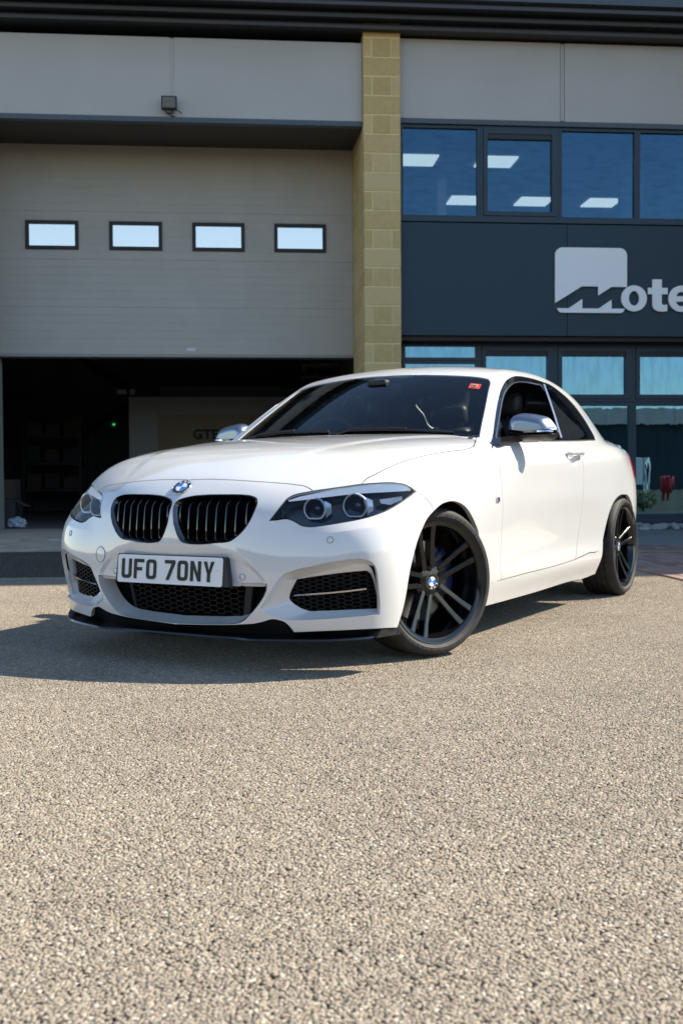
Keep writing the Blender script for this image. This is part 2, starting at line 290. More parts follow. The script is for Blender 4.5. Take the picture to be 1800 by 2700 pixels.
class MB:
    """collects simple shapes into one mesh"""
    def __init__(s):s.v=[];s.f=[]
    def add(s,v,f):
        k=len(s.v);s.v+=[tuple(p) for p in v];s.f+=[tuple(i+k for i in q) for q in f];return s
    def box(s,a,b):
        (x0,y0,z0),(x1,y1,z1)=a,b
        return s.add([(x0,y0,z0),(x1,y0,z0),(x1,y1,z0),(x0,y1,z0),(x0,y0,z1),(x1,y0,z1),(x1,y1,z1),(x0,y1,z1)],
            [(0,3,2,1),(4,5,6,7),(0,1,5,4),(1,2,6,5),(2,3,7,6),(3,0,4,7)])
    def cbox(s,a,b,c):
        """box with chamfered edges"""
        bm=bmesh.new();bmesh.ops.create_cube(bm,size=1)
        for v in bm.verts:v.co=Vector([(p+q)/2+(q-p)*t for p,q,t in zip(a,b,v.co)])
        bmesh.ops.bevel(bm,geom=list(bm.edges),offset=c,segments=2,affect='EDGES',profile=.5)
        bm.verts.index_update();s.add([v.co[:] for v in bm.verts],[[v.index for v in f.verts] for f in bm.faces]);bm.free();return s
    def tube(s,pts,r,n=8,cap=True):
        P=[Vector(p) for p in pts];R=r if hasattr(r,'__len__') else [r]*len(P);rings=[];up=None
        for i,p in enumerate(P):
            d=((P[i+1]-p) if i==0 else (p-P[i-1]) if i==len(P)-1 else (P[i+1]-P[i-1])).normalized()
            if up is None:up=Vector((0,0,1)) if abs(d.z)<.9 else Vector((1,0,0))
            a=d.cross(up).normalized();b=a.cross(d).normalized();up=b
            rings.append([p+(a*math.cos(t)+b*math.sin(t))*R[i] for t in [2*math.pi*k/n for k in range(n)]])
        v=[q for g in rings for q in g];f=[]
        for i in range(len(P)-1):
            for k in range(n):f.append((i*n+k,i*n+(k+1)%n,(i+1)*n+(k+1)%n,(i+1)*n+k))
        if cap:f+=[tuple(range(n))[::-1],tuple((len(P)-1)*n+k for k in range(n))]
        return s.add(v,f)
    def lathe(s,prof,n=48,axis='x',c=(0,0,0)):
        """prof: (axial, radius) pairs turned round an axis"""
        v=[];f=[]
        for k in range(n):
            t=2*math.pi*k/n
            for a,r in prof:
                p=(a,r*math.cos(t),r*math.sin(t)) if axis=='x' else (r*math.cos(t),a,r*math.sin(t)) if axis=='y' else (r*math.cos(t),r*math.sin(t),a)
                v.append((p[0]+c[0],p[1]+c[1],p[2]+c[2]))
        m=len(prof)
        for k in range(n):
            for i in range(m-1):f.append((k*m+i,((k+1)%n)*m+i,((k+1)%n)*m+i+1,k*m+i+1))
        return s.add(v,f)
    def build(s,name,m,parent=None,smooth=True,sharp=35,**k):
        bm=bmesh.new();vs=[bm.verts.new(p) for p in s.v]
        for q in s.f:
            try:bm.faces.new([vs[i] for i in q])
            except ValueError:pass
        bmesh.ops.recalc_face_normals(bm,faces=list(bm.faces));me=bpy.data.meshes.new(name);bm.to_mesh(me);bm.free()
        if smooth:me.shade_smooth();me.set_sharp_from_angle(angle=math.radians(sharp))
        me.materials.append(m);o=bpy.data.objects.new(name,me);COL.objects.link(o)
        if parent:o.parent=parent
        for a,b in k.items():setattr(o,a,b)
        return o
def tri2d(loops,inner=None,extra_edges=()):
    """constrained Delaunay of closed 2-D loops (even-odd) + inner points; returns verts, tris, origin ids"""
    v=[];e=[]
    for L in loops:
        k=len(v);n=len(L);v+=[Vector((float(a),float(b))) for a,b in L];e+=[(k+i,k+(i+1)%n) for i in range(n)]
    for L in extra_edges:
        k=len(v);v+=[Vector((float(a),float(b))) for a,b in L];e+=[(k+i,k+i+1) for i in range(len(L)-1)]
    if inner is not None:v+=[Vector((float(a),float(b))) for a,b in inner]
    ov,oe,of,orig,_,_=delaunay_2d_cdt(v,e,[],0,1e-7)
    V=np.array([tuple(q) for q in ov]);F=np.array([q for q in of if len(q)==3])
    c=V[F].mean(1);ins=np.zeros(len(F),bool)
    for L in loops:ins^=inside(c[:,0],c[:,1],L)
    return V,F[ins],orig
def extrude(loops,d,to3):
    """prism over a planar shape with holes; to3(x,y,depth)->xyz"""
    V,F,_=tri2d(loops);n=len(V)
    v=[to3(a,b,d) for a,b in V]+[to3(a,b,0) for a,b in V];f=[tuple(q) for q in F]+[(q[2]+n,q[1]+n,q[0]+n) for q in F]
    cnt={}
    for q in F:
        for i in range(3):
            k=(q[i],q[(i+1)%3]);cnt[k]=cnt.get(k,0)+1
    for (a,b) in list(cnt):
        if (b,a) not in cnt:f.append((b,a,a+n,b+n))
    return v,f
def resample(P,h):
    P=np.asarray(P,float)
    if len(P)<2:return P
    keep=[0]+[i for i in range(1,len(P)) if np.linalg.norm(P[i]-P[i-1])>1e-5];P=P[keep]
    t=np.concatenate([[0],np.cumsum(np.linalg.norm(np.diff(P,axis=0),axis=1))]);n=max(1,int(round(t[-1]/h)))
    q=np.linspace(0,t[-1],n+1)
    if len(P)==2:return P[0]+(P[1]-P[0])*(q/t[-1])[:,None]
    # centripetal-ish cubic through the points
    m=np.gradient(P,t,axis=0);i=np.clip(np.searchsorted(t,q)-1,0,len(t)-2);hh=(t[i+1]-t[i])[:,None];s=((q-t[i])[:,None])/hh
    return (2*s**3-3*s**2+1)*P[i]+(s**3-2*s**2+s)*hh*m[i]+(-2*s**3+3*s**2)*P[i+1]+(s**3-s**2)*hh*m[i+1]
def wv(P):
    """car (u back, w left, z up) -> world xyz"""
    P=np.asarray(P,float);return P[...,[1,0,2]]
class Plane2:
    """parallel projection onto the body along direction d (car coords)"""
    def __init__(s,d):
        s.d=np.array(d,float);s.d/=np.linalg.norm(s.d)
        a=np.array([1.,0,0]) if abs(s.d[0])<.8 else np.array([0,1.,0]);s.e1=a-(a@s.d)*s.d;s.e1/=np.linalg.norm(s.e1);s.e2=np.cross(s.d,s.e1)
    def to2(s,P):return np.stack([P@s.e1,P@s.e2],1)
    def tt(s,P):return P@s.d
    def rays(s,Q):return Q[:,:1]*s.e1+Q[:,1:]*s.e2,np.broadcast_to(s.d,(len(Q),3))
class Wrap:
    """front of the car: straight rays in the middle, turning round the corner"""
    CU,CW,R=-.30,.50,.45
    def to2(s,P):
        th=np.arctan2(P[:,1]-s.CW,s.CU-P[:,0]);return np.stack([np.where(P[:,1]<s.CW,P[:,1],s.CW+th*s.R),P[:,2]],1)
    def tt(s,P):return np.where(P[:,1]<s.CW,P[:,0]-s.CU,-np.hypot(P[:,1]-s.CW,s.CU-P[:,0]))
    def rays(s,Q):
        th=np.maximum(0,Q[:,0]-s.CW)/s.R;w=np.minimum(Q[:,0],s.CW)
        D=np.stack([np.cos(th),-np.sin(th),0*th],1);O=np.stack([0*th+s.CU,w,Q[:,1]],1);return O,D
def grad(P,e=.003):
    u,w,z=P.T;g=np.stack([f(u+e,w,z)-f(u-e,w,z),f(u,w+e,z)-f(u,w-e,z),f(u,w,z+e)-f(u,w,z-e)],1)
    return g/(np.linalg.norm(g,axis=1)[:,None]+1e-9)
def snap(P,D=0.):
    """move points onto the level f=-D along the gradient"""
    P=np.array(P,float)
    for _ in range(6):
        v=f(P[:,0],P[:,1],P[:,2])+D;P=P-grad(P)*v[:,None]
    return P
def panel(name,segs,mp,h,m,parent,gap=.002,depth=.012,holes=(),crease=(),off=0.,half=False,mir=1,flange=True,tight=()):
    """cut a piece out of the body surface. segs: outline polylines in car coords, ('S',pts) on the centre line"""
    L2=[];fx=[]
    def addloop(segs,sign):
        pts=[];seam=[];p3=[]
        for sg in segs:
            s=False
            if isinstance(sg,tuple):s=True;sg=sg[1]
            r=resample(sg,h)
            for k,q in enumerate(r):
                if pts and np.linalg.norm(p3[-1]-q)<h*.2:
                    if s:seam[-1]=True;p3[-1]=q*np.array([1,0,1]);pts[-1]=mp.to2(p3[-1][None])[0]
                    continue
                pts.append(mp.to2(q[None])[0]);seam.append(s);p3.append(q)
        if np.linalg.norm(p3[0]-p3[-1])<h*.2:
            if seam[-1]:seam[0]=True;p3[0]=p3[-1];pts[0]=pts[-1]
            pts.pop();seam.pop();p3.pop()
        Q=np.array(pts);S=np.array(seam);A=np.sum(Q[:,0]*np.roll(Q[:,1],-1)-np.roll(Q[:,0],-1)*Q[:,1])
        e=np.roll(Q,-1,0)-Q;e/=np.linalg.norm(e,axis=1)[:,None]+1e-12;n=np.stack([-e[:,1],e[:,0]],1)*np.sign(A)
        nn=n+np.roll(n,1,0);nn/=np.linalg.norm(nn,axis=1)[:,None]+1e-9
        ca=np.clip(np.sum(nn*n,1),.5,1);Q2=Q+sign*gap*nn/ca[:,None];Q2[S]=Q[S]
        return Q2,S,np.array(p3)
    Q,S,P3=addloop(segs,1.);L2.append(Q);seam=[(q,p) for q,p,s in zip(Q,P3,S) if s]
    for hl in holes:L2.append(addloop([np.vstack([hl,hl[:1]])],-1.)[0])
    for hl in tight:L2.append(addloop(hl,0.)[0])
    lo=L2[0].min(0);hi=L2[0].max(0);xs=np.arange(lo[0],hi[0],h);ys=np.arange(lo[1],hi[1],h*.866)
    g=np.array([(x+(h/2 if j%2 else 0),y) for j,y in enumerate(ys) for x in xs])
    ins=np.zeros(len(g),bool)
    for L in L2:ins^=inside(g[:,0],g[:,1],L)
    g=g[ins];dist=np.full(len(g),1e9)
    for L in L2:
        for a,b in zip(L,np.roll(L,-1,0)):
            near=(np.abs(g[:,0]-a[0])<3*h)&(np.abs(g[:,1]-a[1])<3*h)
            if near.any():
                e=b-a;l=e@e+1e-12;q=g[near];t=np.clip(((q-a)@e)/l,0,1);dist[near]=np.minimum(dist[near],np.linalg.norm(q-a-t[:,None]*e,axis=1))
    cr=[]
    for c in crease:
        c2=mp.to2(resample(c,h));cr.append(c2)
        for q in c2:
            near=(np.abs(g[:,0]-q[0])<h)&(np.abs(g[:,1]-q[1])<h);dist[near]=np.minimum(dist[near],np.linalg.norm(g[near]-q,axis=1))
    g=g[dist>h*.45]
    V,F,orig=tri2d(L2,g,cr)
    nb=sum(len(L) for L in L2);cid={};k0=nb
    for ci_,c in enumerate(cr):
        for j in range(len(c)):cid[k0+j]=(ci_,j)
        k0+=len(c)
    vc=[[cid[q] for q in og if q in cid] for og in orig];crv=np.array([len(q)>0 for q in vc])
    O,D=mp.rays(V);tb=mp.tt(P3);t0,t1=tb.min()-.16,tb.max()+.12
    global _off;_off=off
    P=cast(O,D,t0,t1,n=int((t1-t0)/.02)+3);_off=0.
    sm=np.zeros(len(V),bool)
    if seam:
        sq=np.array([q for q,_ in seam]);sp=np.array([p for _,p in seam])
        for i in range(len(V)):
            d=np.abs(sq-V[i]).sum(1);k=d.argmin()
            if d[k]<1e-6:P[i]=sp[k]*np.array([1,0,1]);sm[i]=True
        if off:
            gg=grad(P[sm]);P[sm]=P[sm]+gg*off*np.array([1,0,1])
    ok=~np.isnan(P[:,0]);F=F[ok[F].all(1)];P=np.nan_to_num(P)
    W=wv(P);Dw=wv(np.asarray(D))
    nr=np.cross(W[F[:,1]]-W[F[:,0]],W[F[:,2]]-W[F[:,0]]);fl=np.sum(nr*Dw[F[:,0]],1)>0;F[fl]=F[fl][:,::-1]
    verts=P;faces=[tuple(q) for q in F];sharp=[];csh=[]
    if crv.any():
        for q in F:
            for i in range(3):
                a,b=q[i],q[(i+1)%3]
                if crv[a] and crv[b] and any(x[0]==y[0] and abs(x[1]-y[1])==1 for x in vc[a] for y in vc[b]):csh.append((a,b))
    if flange and depth>0:
        cnt={}
        for q in F:
            for i in range(3):cnt[(q[i],q[(i+1)%3])]=1
        be=[(a,b) for (a,b) in cnt if (b,a) not in cnt and not(sm[a] and sm[b])]
        ids=sorted({i for e in be for i in e});mp2={i:len(verts)+k for k,i in enumerate(ids)}
        gi=grad(P[ids]);q=P[ids]-gi*depth;q[sm[ids],1]=0
        verts=np.vstack([verts,q]);faces+=[(b,a,mp2[a],mp2[b]) for a,b in be];sharp=be+csh
        sm=np.concatenate([sm,sm[ids]])
    if half:
        n=len(verts);idx=np.arange(n);k=n;new=[]
        for i in range(n):
            if sm[i]:idx[i]=i
            else:idx[i]=k;k+=1;new.append(verts[i]*np.array([1,-1,1]))
        faces=faces+[tuple(idx[list(q)][::-1]) for q in faces];sharp=sharp+[(idx[a],idx[b]) for a,b in sharp];verts=np.vstack([verts,np.array(new)])
    if mir<0:
        verts=verts*np.array([1,-1,1]);faces=[tuple(reversed(q)) for q in faces]
    o=mk(name,wv(verts),faces,m,parent)
    if sharp:
        me=o.data;s={(min(a,b),max(a,b)) for a,b in sharp};at=[(min(e.vertices),max(e.vertices)) in s for e in me.edges];me.edges.foreach_set('use_edge_sharp',at)
    return o
def ruled(name,A,B,m,parent,mir=1,steps=5,ease=lambda t:t,h=.008):
    """smooth wall between matching lists of outer and inner 3-D polylines"""
    a=[];b=[]
    for p,q in zip(A,B):
        n=max(2,int(np.linalg.norm(np.diff(p,axis=0),axis=1).sum()/h))
        def rs(P):
            t=np.concatenate([[0],np.cumsum(np.linalg.norm(np.diff(P,axis=0),axis=1))]);s=np.linspace(0,t[-1],n+1);return np.stack([np.interp(s,t,P[:,k]) for k in range(3)],1)
        p_,q_=rs(np.asarray(p,float)),rs(np.asarray(q,float))
        if a:p_,q_=p_[1:],q_[1:]
        a.append(p_);b.append(q_)
    a=np.vstack(a);b=np.vstack(b);n=len(a);v=[];fc=[]
    for k in range(steps+1):
        t=k/steps;e=ease(t);r=a+(b-a)*t;r[:,0]=a[:,0]+(b[:,0]-a[:,0])*e;v.append(r)
    for k in range(steps):fc+=[(k*n+i,k*n+i+1,(k+1)*n+i+1,(k+1)*n+i) for i in range(n-1)]
    v=np.vstack(v)*np.array([1,mir,1]);return mk(name,wv(v),fc if mir>0 else [q[::-1] for q in fc],m,parent)
def ribbon(name,A,B,m,parent,th=.004,mir=1,n=None,h=.012,back=None):
    """thin solid strip between two 3-D edge lines (car coords); thickened away from the camera-side normal"""
    A=np.asarray(A,float);B=np.asarray(B,float)
    n=n or max(2,int(np.linalg.norm(np.diff(A,axis=0),axis=1).sum()/h))
    def rs(P):
        t=np.concatenate([[0],np.cumsum(np.linalg.norm(np.diff(P,axis=0),axis=1))]);q=np.linspace(0,t[-1],n+1);return np.stack([np.interp(q,t,P[:,k]) for k in range(3)],1)
    a=rs(A);b=rs(B);nb=np.asarray(back if back is not None else (1.,-.35,0));nb=nb/np.linalg.norm(nb)*th
    v=np.vstack([a,b,a+nb,b+nb]);k=n+1;fc=[]
    for i in range(n):
        fc+=[(i,i+1,k+i+1,k+i),(2*k+i,3*k+i,3*k+i+1,2*k+i+1),(i,2*k+i,2*k+i+1,i+1),(k+i,k+i+1,3*k+i+1,3*k+i)]
    fc+=[(0,k,3*k,2*k),(n,2*k+n,3*k+n,k+n)]
    if mir<0:v=v*np.array([1,-1,1])
    x=MB();x.add(wv(v),fc);return x.build(name,m,parent,sharp=40)
def text(s,size,name,m,parent,mtx,ext=.001,bold=0.,align='CENTER',space=1.):
    c=bpy.data.curves.new(name,'FONT');c.body=s;c.size=size;c.extrude=ext;c.offset=bold;c.align_x=align;c.space_character=space;c.resolution_u=4
    o=bpy.data.objects.new(name,c);COL.objects.link(o);dg=bpy.context.evaluated_depsgraph_get();me=bpy.data.meshes.new_from_object(o.evaluated_get(dg));bpy.data.objects.remove(o);bpy.data.curves.remove(c)
    me.transform(mtx);me.materials.clear();me.materials.append(m);q=bpy.data.objects.new(name,me);COL.objects.link(q)
    if parent:q.parent=parent
    return q

# ---------------------------------------------------------------- the industrial unit
BL=(-3.0923,7.4166,0.);BR=math.radians(34.979);BZ0=.135     # origin: foot of the stone pillar's right front corner; x along the front, y into the building
BM=Matrix.Translation(BL)@Matrix.Rotation(BR,4,'Z')
def bthing(name,label=None,cat=None,group=None,kind=None):
    o=empty(name,BL,BR);return tag(o,label,cat,group,kind)
M_pan=mat('cladding_white',(.5,.51,.53),.42);_t=noise(M_pan,1.3,3);n_,l_,b_=nodes(M_pan);_r=ramp(M_pan,_t.outputs[0],[(.3,(.47,.43,.375)),(.7,(.50,.46,.405))]);l_.new(_r.outputs[0],b_.inputs['Base Color'])
M_door=mat('door_grey',(.40,.42,.43),.45);vary(M_door,2.2,(.44,.395,.33),(.48,.43,.36))
M_sign=mat('sign_slate',(.020,.042,.058),.42,spec=.35)
M_frame=mat('frame_slate',(.016,.034,.05),.4)
M_trim=mat('trim_grey',(.07,.09,.105),.45)
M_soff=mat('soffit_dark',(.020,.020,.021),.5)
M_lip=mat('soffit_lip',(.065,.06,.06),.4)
M_mort=mat('mortar',(.82,.63,.31),.9)
M_blk=mat('stone_block',(.30,.24,.15),.88)
_n=nodes(M_blk);_oi=_n[0].new('ShaderNodeObjectInfo');_t=noise(M_blk,14,6,.65);_t2=noise(M_blk,120,3,.6)
_m=_n[0].new('ShaderNodeMath');_m.operation='MULTIPLY_ADD';_m.inputs[1].default_value=.55;_n[1].new(_oi.outputs['Random'],_m.inputs[0]);_n[1].new(_t.outputs[0],_m.inputs[2])
_r=ramp(M_blk,_m.outputs[0],[(.25,(.50,.345,.135)),(.6,(.58,.41,.17)),(1.0,(.66,.48,.225))]);_n[1].new(_r.outputs[0],_n[2].inputs['Base Color']);bump(M_blk,_t2.outputs[0],.35,.004)
M_conc=mat('apron_concrete',(.24,.22,.19),.85);vary(M_conc,5,(.34,.275,.195),(.46,.375,.27),8)
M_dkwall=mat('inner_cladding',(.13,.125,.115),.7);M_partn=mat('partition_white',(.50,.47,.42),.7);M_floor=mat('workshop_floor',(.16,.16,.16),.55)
M_steelb=mat('painted_steel',(.02,.022,.025),.5);M_card=mat('cardboard',(.09,.065,.045),.85);M_box=mat('dark_crate',(.05,.045,.045),.7);M_led=mat('green_led',(0,.3,.05),.4,emit=(.05,1,.2),es=.25)
M_light=mat('ceiling_panel_lit',(.8,.8,.78),.5,emit=(1,.95,.85),es=.62)
M_ceil=mat('office_ceiling',(.55,.57,.58),.8);M_owall=mat('office_wall',(.42,.44,.46),.8)
def win_glass(name,tint,refl,boost,wav):
    m=glass(name,tint,1.5,boost);n=m.node_tree.nodes;l=m.node_tree.links;g=[q for q in n if q.type=='BSDF_GLOSSY'][0];g.inputs[0].default_value=(*refl,1)
    c=n.new('ShaderNodeTexCoord');mp=n.new('ShaderNodeMapping');mp.inputs['Scale'].default_value=wav[0];t=n.new('ShaderNodeTexNoise');t.inputs['Scale'].default_value=1;t.inputs['Detail'].default_value=2
    b=n.new('ShaderNodeBump');b.inputs['Strength'].default_value=wav[1];b.inputs['Distance'].default_value=.002
    l.new(c.outputs['Object'],mp.inputs[0]);l.new(mp.outputs[0],t.inputs['Vector']);l.new(t.outputs[0],b.inputs['Height']);l.new(b.outputs[0],g.inputs['Normal'])
    m2=n.new('ShaderNodeMapping');m2.inputs['Scale'].default_value=wav[2];t2=n.new('ShaderNodeTexNoise');t2.inputs['Scale'].default_value=1;t2.inputs['Detail'].default_value=6;l.new(c.outputs['Object'],m2.inputs[0]);l.new(m2.outputs[0],t2.inputs['Vector'])
    r=n.new('ShaderNodeValToRGB');e=r.color_ramp.elements;e[0].position=.36;e[0].color=(*[v*.84 for v in refl],1);e[1].position=.56;e[1].color=(*refl,1);l.new(t2.outputs[0],r.inputs[0]);l.new(r.outputs[0],g.inputs[0]);return m
M_wg1=win_glass('office_glass_blue',(.30,.42,.50),(.28,.60,.88),.13,((3,3,14),.20,(5,5,26)))
M_wg2=win_glass('shopfront_glass',(.28,.36,.40),(.40,.78,1.0),.30,((9,9,2),.20,(14,14,3.2)))
M_dw=mat('mirror_pane',(1.0,.91,.79),.15,.92)
unit=bthing('industrial_unit','grey industrial unit with slate sign band and stone pillar behind the car','building')
def part(x,name,m,parent,**k):
    o=x.build(name,m,parent,**k);return o
# stone pillar with its blocks ---------------------------------------
x=MB();x.box((-.436,.005,BZ0-.2),(-.004,1.295,6.13));pil=part(x,'stone_pillar',M_mort,unit,smooth=False)
rb=random.Random(11);zt=5.959;bmeshes={}
def block(x0,x1,z0,z1,y0,y1):
    key=(round(x1-x0,3),round(z1-z0,3),round(y1-y0,3),rb.randrange(2))
    if key not in bmeshes:
        bm=bmesh.new();bmesh.ops.create_cube(bm,size=1)
        for v in bm.verts:v.co=Vector((v.co.x*(x1-x0),v.co.y*(y1-y0),v.co.z*(z1-z0)))
        bmesh.ops.bevel(bm,geom=list(bm.edges),offset=.006,segments=1,affect='EDGES')
        for v in bm.verts:v.co+=Vector((rb.uniform(-.0015,.0015),rb.uniform(-.002,.002),rb.uniform(-.0015,.0015)))
        me=bpy.data.meshes.new('block');bm.to_mesh(me);bm.free();me.materials.append(M_blk);bmeshes[key]=me
    o=bpy.data.objects.new('block',bmeshes[key]);COL.objects.link(o);o.parent=pil;o.location=((x0+x1)/2,(y0+y1)/2+rb.uniform(-.002,.002),(z0+z1)/2)
k=0;z=zt
while z>-.1:
    z1=z-.006;z0=z-.2248+.006;g=.005
    if k%2==0:
        for a,b in((-.44,-.336),(-.336,-.107),(-.107,0)):block(a+(g if a>-.44 else 0),b-(g if b<0 else 0),z0,z1,0,.215)
        for ya in(.225,.675):block(-.44,-.30,z0,z1,ya,ya+.44)
        block(-.44,-.30,z0,z1,1.125,1.30)
    else:
        block(-.44,0,z0,z1,0,.10);block(-.44,-.30,z0,z1,.110,.44);block(-.44,-.30,z0,z1,.45,.89);block(-.44,-.30,z0,z1,.90,1.30)
    z-=.2248;k+=1
block(-.44,0,zt+.006,6.12,0,.4)
# roof edge -----------------------------------------------------------
x=MB();xa,xb=-9.,14.
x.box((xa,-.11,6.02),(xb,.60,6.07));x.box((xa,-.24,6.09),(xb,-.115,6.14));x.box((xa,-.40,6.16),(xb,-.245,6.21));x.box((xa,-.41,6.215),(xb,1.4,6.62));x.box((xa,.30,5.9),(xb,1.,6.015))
roof=part(x,'roof_edge',M_soff,unit,smooth=False)
for y,zz in((-.115,6.02),(-.245,6.09),(-.405,6.16)):
    x=MB();x.box((xa,y-.012,zz-.008),(xb,y+.008,zz+.028));part(x,'soffit_lip',M_lip,roof,smooth=False)
x=MB();x.box((xa,-.47,6.225),(xb,-.415,6.60));part(x,'gutter_fascia',M_trim,roof,smooth=False)
# white cladding above door and windows ------------------------------
def cladding(x0,x1,z0,z1,y,name='wall_panel'):
    x=MB();x.cbox((x0,y,z0),(x1,y+.08,z1),.004);return part(x,name,M_pan,unit,sharp=20)
cladding(-9.,-2.70,5.005,5.93,.10);cladding(-2.655,-.442,5.005,5.93,.10)
cladding(.004,1.965,5.06,6.0,.10);cladding(2.02,5.2,5.06,6.0,.10);cladding(5.25,9,5.06,6.0,.10);cladding(9.05,14,5.06,6.0,.10)
for xs in(-2.678,1.992,5.225,9.025):
    x=MB();x.box((xs-.022,.1045,5.02 if xs<0 else 5.07),(xs+.022,.19,5.92 if xs<0 else 5.99))
    for q in(-.013,.0,.013):x.box((xs+q-.006,.1025,5.02 if xs<0 else 5.07),(xs+q+.005,.1175,5.92 if xs<0 else 5.99))
    part(x,'panel_joint',M_pan,unit,smooth=False)
x=MB();x.box((-9.,.085,4.945),(-.442,.19,5.003));x.box((.002,.085,5.0),(14,.19,5.058));part(x,'drip_trim',M_trim,unit,smooth=False)
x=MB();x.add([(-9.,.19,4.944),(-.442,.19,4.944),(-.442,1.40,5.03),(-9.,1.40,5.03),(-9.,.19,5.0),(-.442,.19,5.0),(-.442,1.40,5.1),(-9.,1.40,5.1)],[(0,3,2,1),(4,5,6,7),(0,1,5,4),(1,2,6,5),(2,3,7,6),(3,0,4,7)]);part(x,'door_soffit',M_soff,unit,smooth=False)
# structural walls (unseen backs) ------------------------------------
x=MB();x.box((-9,.20,BZ0-.2),(-5.12,1.45,4.943));lw_=part(x,'side_wall',M_pan,unit,smooth=False)
x=MB();x.box((-.30,1.31,BZ0-.2),(-.02,11.5,6.0));part(x,'party_wall',M_dkwall,unit,smooth=False)
x=MB();x.box((-9,1.41,6.0),(14,12,6.05));part(x,'roof_slab',M_soff,unit,smooth=False)
# first-floor windows -------------------------------------------------
def window(x0,x1,z0,z1,y,gm,fr=.035,dep=.07,name='office_window',sash=False):
    x=MB();x.box((x0,y,z0),(x0+fr,y+dep,z1));x.box((x1-fr,y,z0),(x1,y+dep,z1));x.box((x0+fr,y+.001,z0),(x1-fr,y+dep-.001,z0+fr));x.box((x0+fr,y+.001,z1-fr),(x1-fr,y+dep-.001,z1))
    w=part(x,name,M_frame,unit,smooth=False);a0,a1,c0_,c1=x0+fr,x1-fr,z0+fr,z1-fr
    if sash:
        s=.055;x=MB();x.box((a0+.004,y-.012,c0_+.004),(a0+s,y+.05,c1-.004));x.box((a1-s,y-.012,c0_+.004),(a1-.004,y+.05,c1-.004));x.box((a0+s,y-.011,c0_+.004),(a1-s,y+.049,c0_+s));x.box((a0+s,y-.011,c1-s),(a1-s,y+.049,c1-.004));part(x,'sash',M_frame,w,smooth=False)
        x=MB();x.box((a0+s+.002,y+.0,c1-s-.06),(a1-s-.002,y+.03,c1-s-.001));part(x,'vent_strip',M_soff,w,smooth=False);a0,a1,c0_,c1=a0+s,a1-s,c0_+s,c1-s-.06
    x=MB();x.add([(a0-.004,y+.035,c0_-.004),(a1+.004,y+.035,c0_-.004),(a1+.004,y+.035,c1+.004),(a0-.004,y+.035,c1+.004)],[(0,1,2,3)]);part(x,'pane',gm,w,smooth=False);return w
Y1=.12
xs=[.012,.985,1.958,2.934,3.91,4.89,5.87,6.85]
for i in range(7):window(xs[i],xs[i+1]-.002,3.885,4.995,Y1,M_wg1,sash=(i in(1,5)))
x=MB();x.box((.002,.07,3.835),(14,.22,3.883));part(x,'window_sill',M_frame,unit,smooth=False)
# sign band -----------------------------------------------------------
for a,b in((.004,2.043),(2.047,5.2),(5.204,14)):
    x=MB();x.cbox((a,.08,2.475),(b,.14,3.822),.003);part(x,'sign_board',M_sign,unit,sharp=20)
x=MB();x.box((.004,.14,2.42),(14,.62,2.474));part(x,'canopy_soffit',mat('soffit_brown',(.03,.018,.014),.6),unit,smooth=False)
# shopfront -----------------------------------------------------------
Y2=.40
def sx(v):return v*1.03+.06
cols=[.012,.935,1.87,2.84,3.80,4.76,5.72,6.68]
for i in range(7):
    a,b=sx(cols[i]),sx(cols[i+1])-.002
    if i==0:window(a,b,2.21,2.418,Y2,M_wg2,name='shop_window');window(a,b,BZ0+.02,2.205,Y2,M_wg2,name='shop_window')
    else:
        window(a,b,1.70,2.418,Y2,M_wg2,name='shop_window',sash=(i<4));window(a,b,BZ0+.11,1.695,Y2,M_wg2,name='shop_window',fr=.045)
x=MB();x.box((.0,Y2-.03,BZ0-.15),(14,Y2+.09,BZ0+.108));part(x,'window_plinth',M_frame,unit,smooth=False)
# office rooms --------------------------------------------------------
x=MB();x.box((-.02,.25,3.6),(14,11,3.70));x.box((-.02,10.9,3.7),(14,11,6));x.box((13.9,.3,BZ0-.1),(14,10.9,6));part(x,'office_wall',M_owall,unit,smooth=False)
x=MB();x.box((0,.25,5.70),(13.9,10.9,5.75));cl=part(x,'office_ceiling',M_ceil,unit,smooth=False)
for r_,cs in((3.65,(0,1)),(6.0,(1,2,3))):
    for c_ in cs:
        x=MB();x.box((.55+1.24*c_,r_,5.678),(1.13+1.24*c_,r_+.56,5.698));part(x,'ceiling_light',M_light,cl,smooth=False)
x=MB();x.box((3.02,.95,3.7),(3.32,1.05,5.69));part(x,'office_partition',M_owall,unit,smooth=False)
x=MB();x.box((1.28,4.6,3.7),(1.42,4.75,5.69));part(x,'office_column',M_ceil,unit,smooth=False)
x=MB();x.box((0,.5,BZ0-.1),(13.9,10.9,BZ0));x.box((0,6.0,BZ0),(13.9,6.1,3.55));x.box((0,.5,2.60),(13.9,10.9,2.64));part(x,'reception_room',mat('reception_dark',(.10,.12,.13),.7),unit,smooth=False)
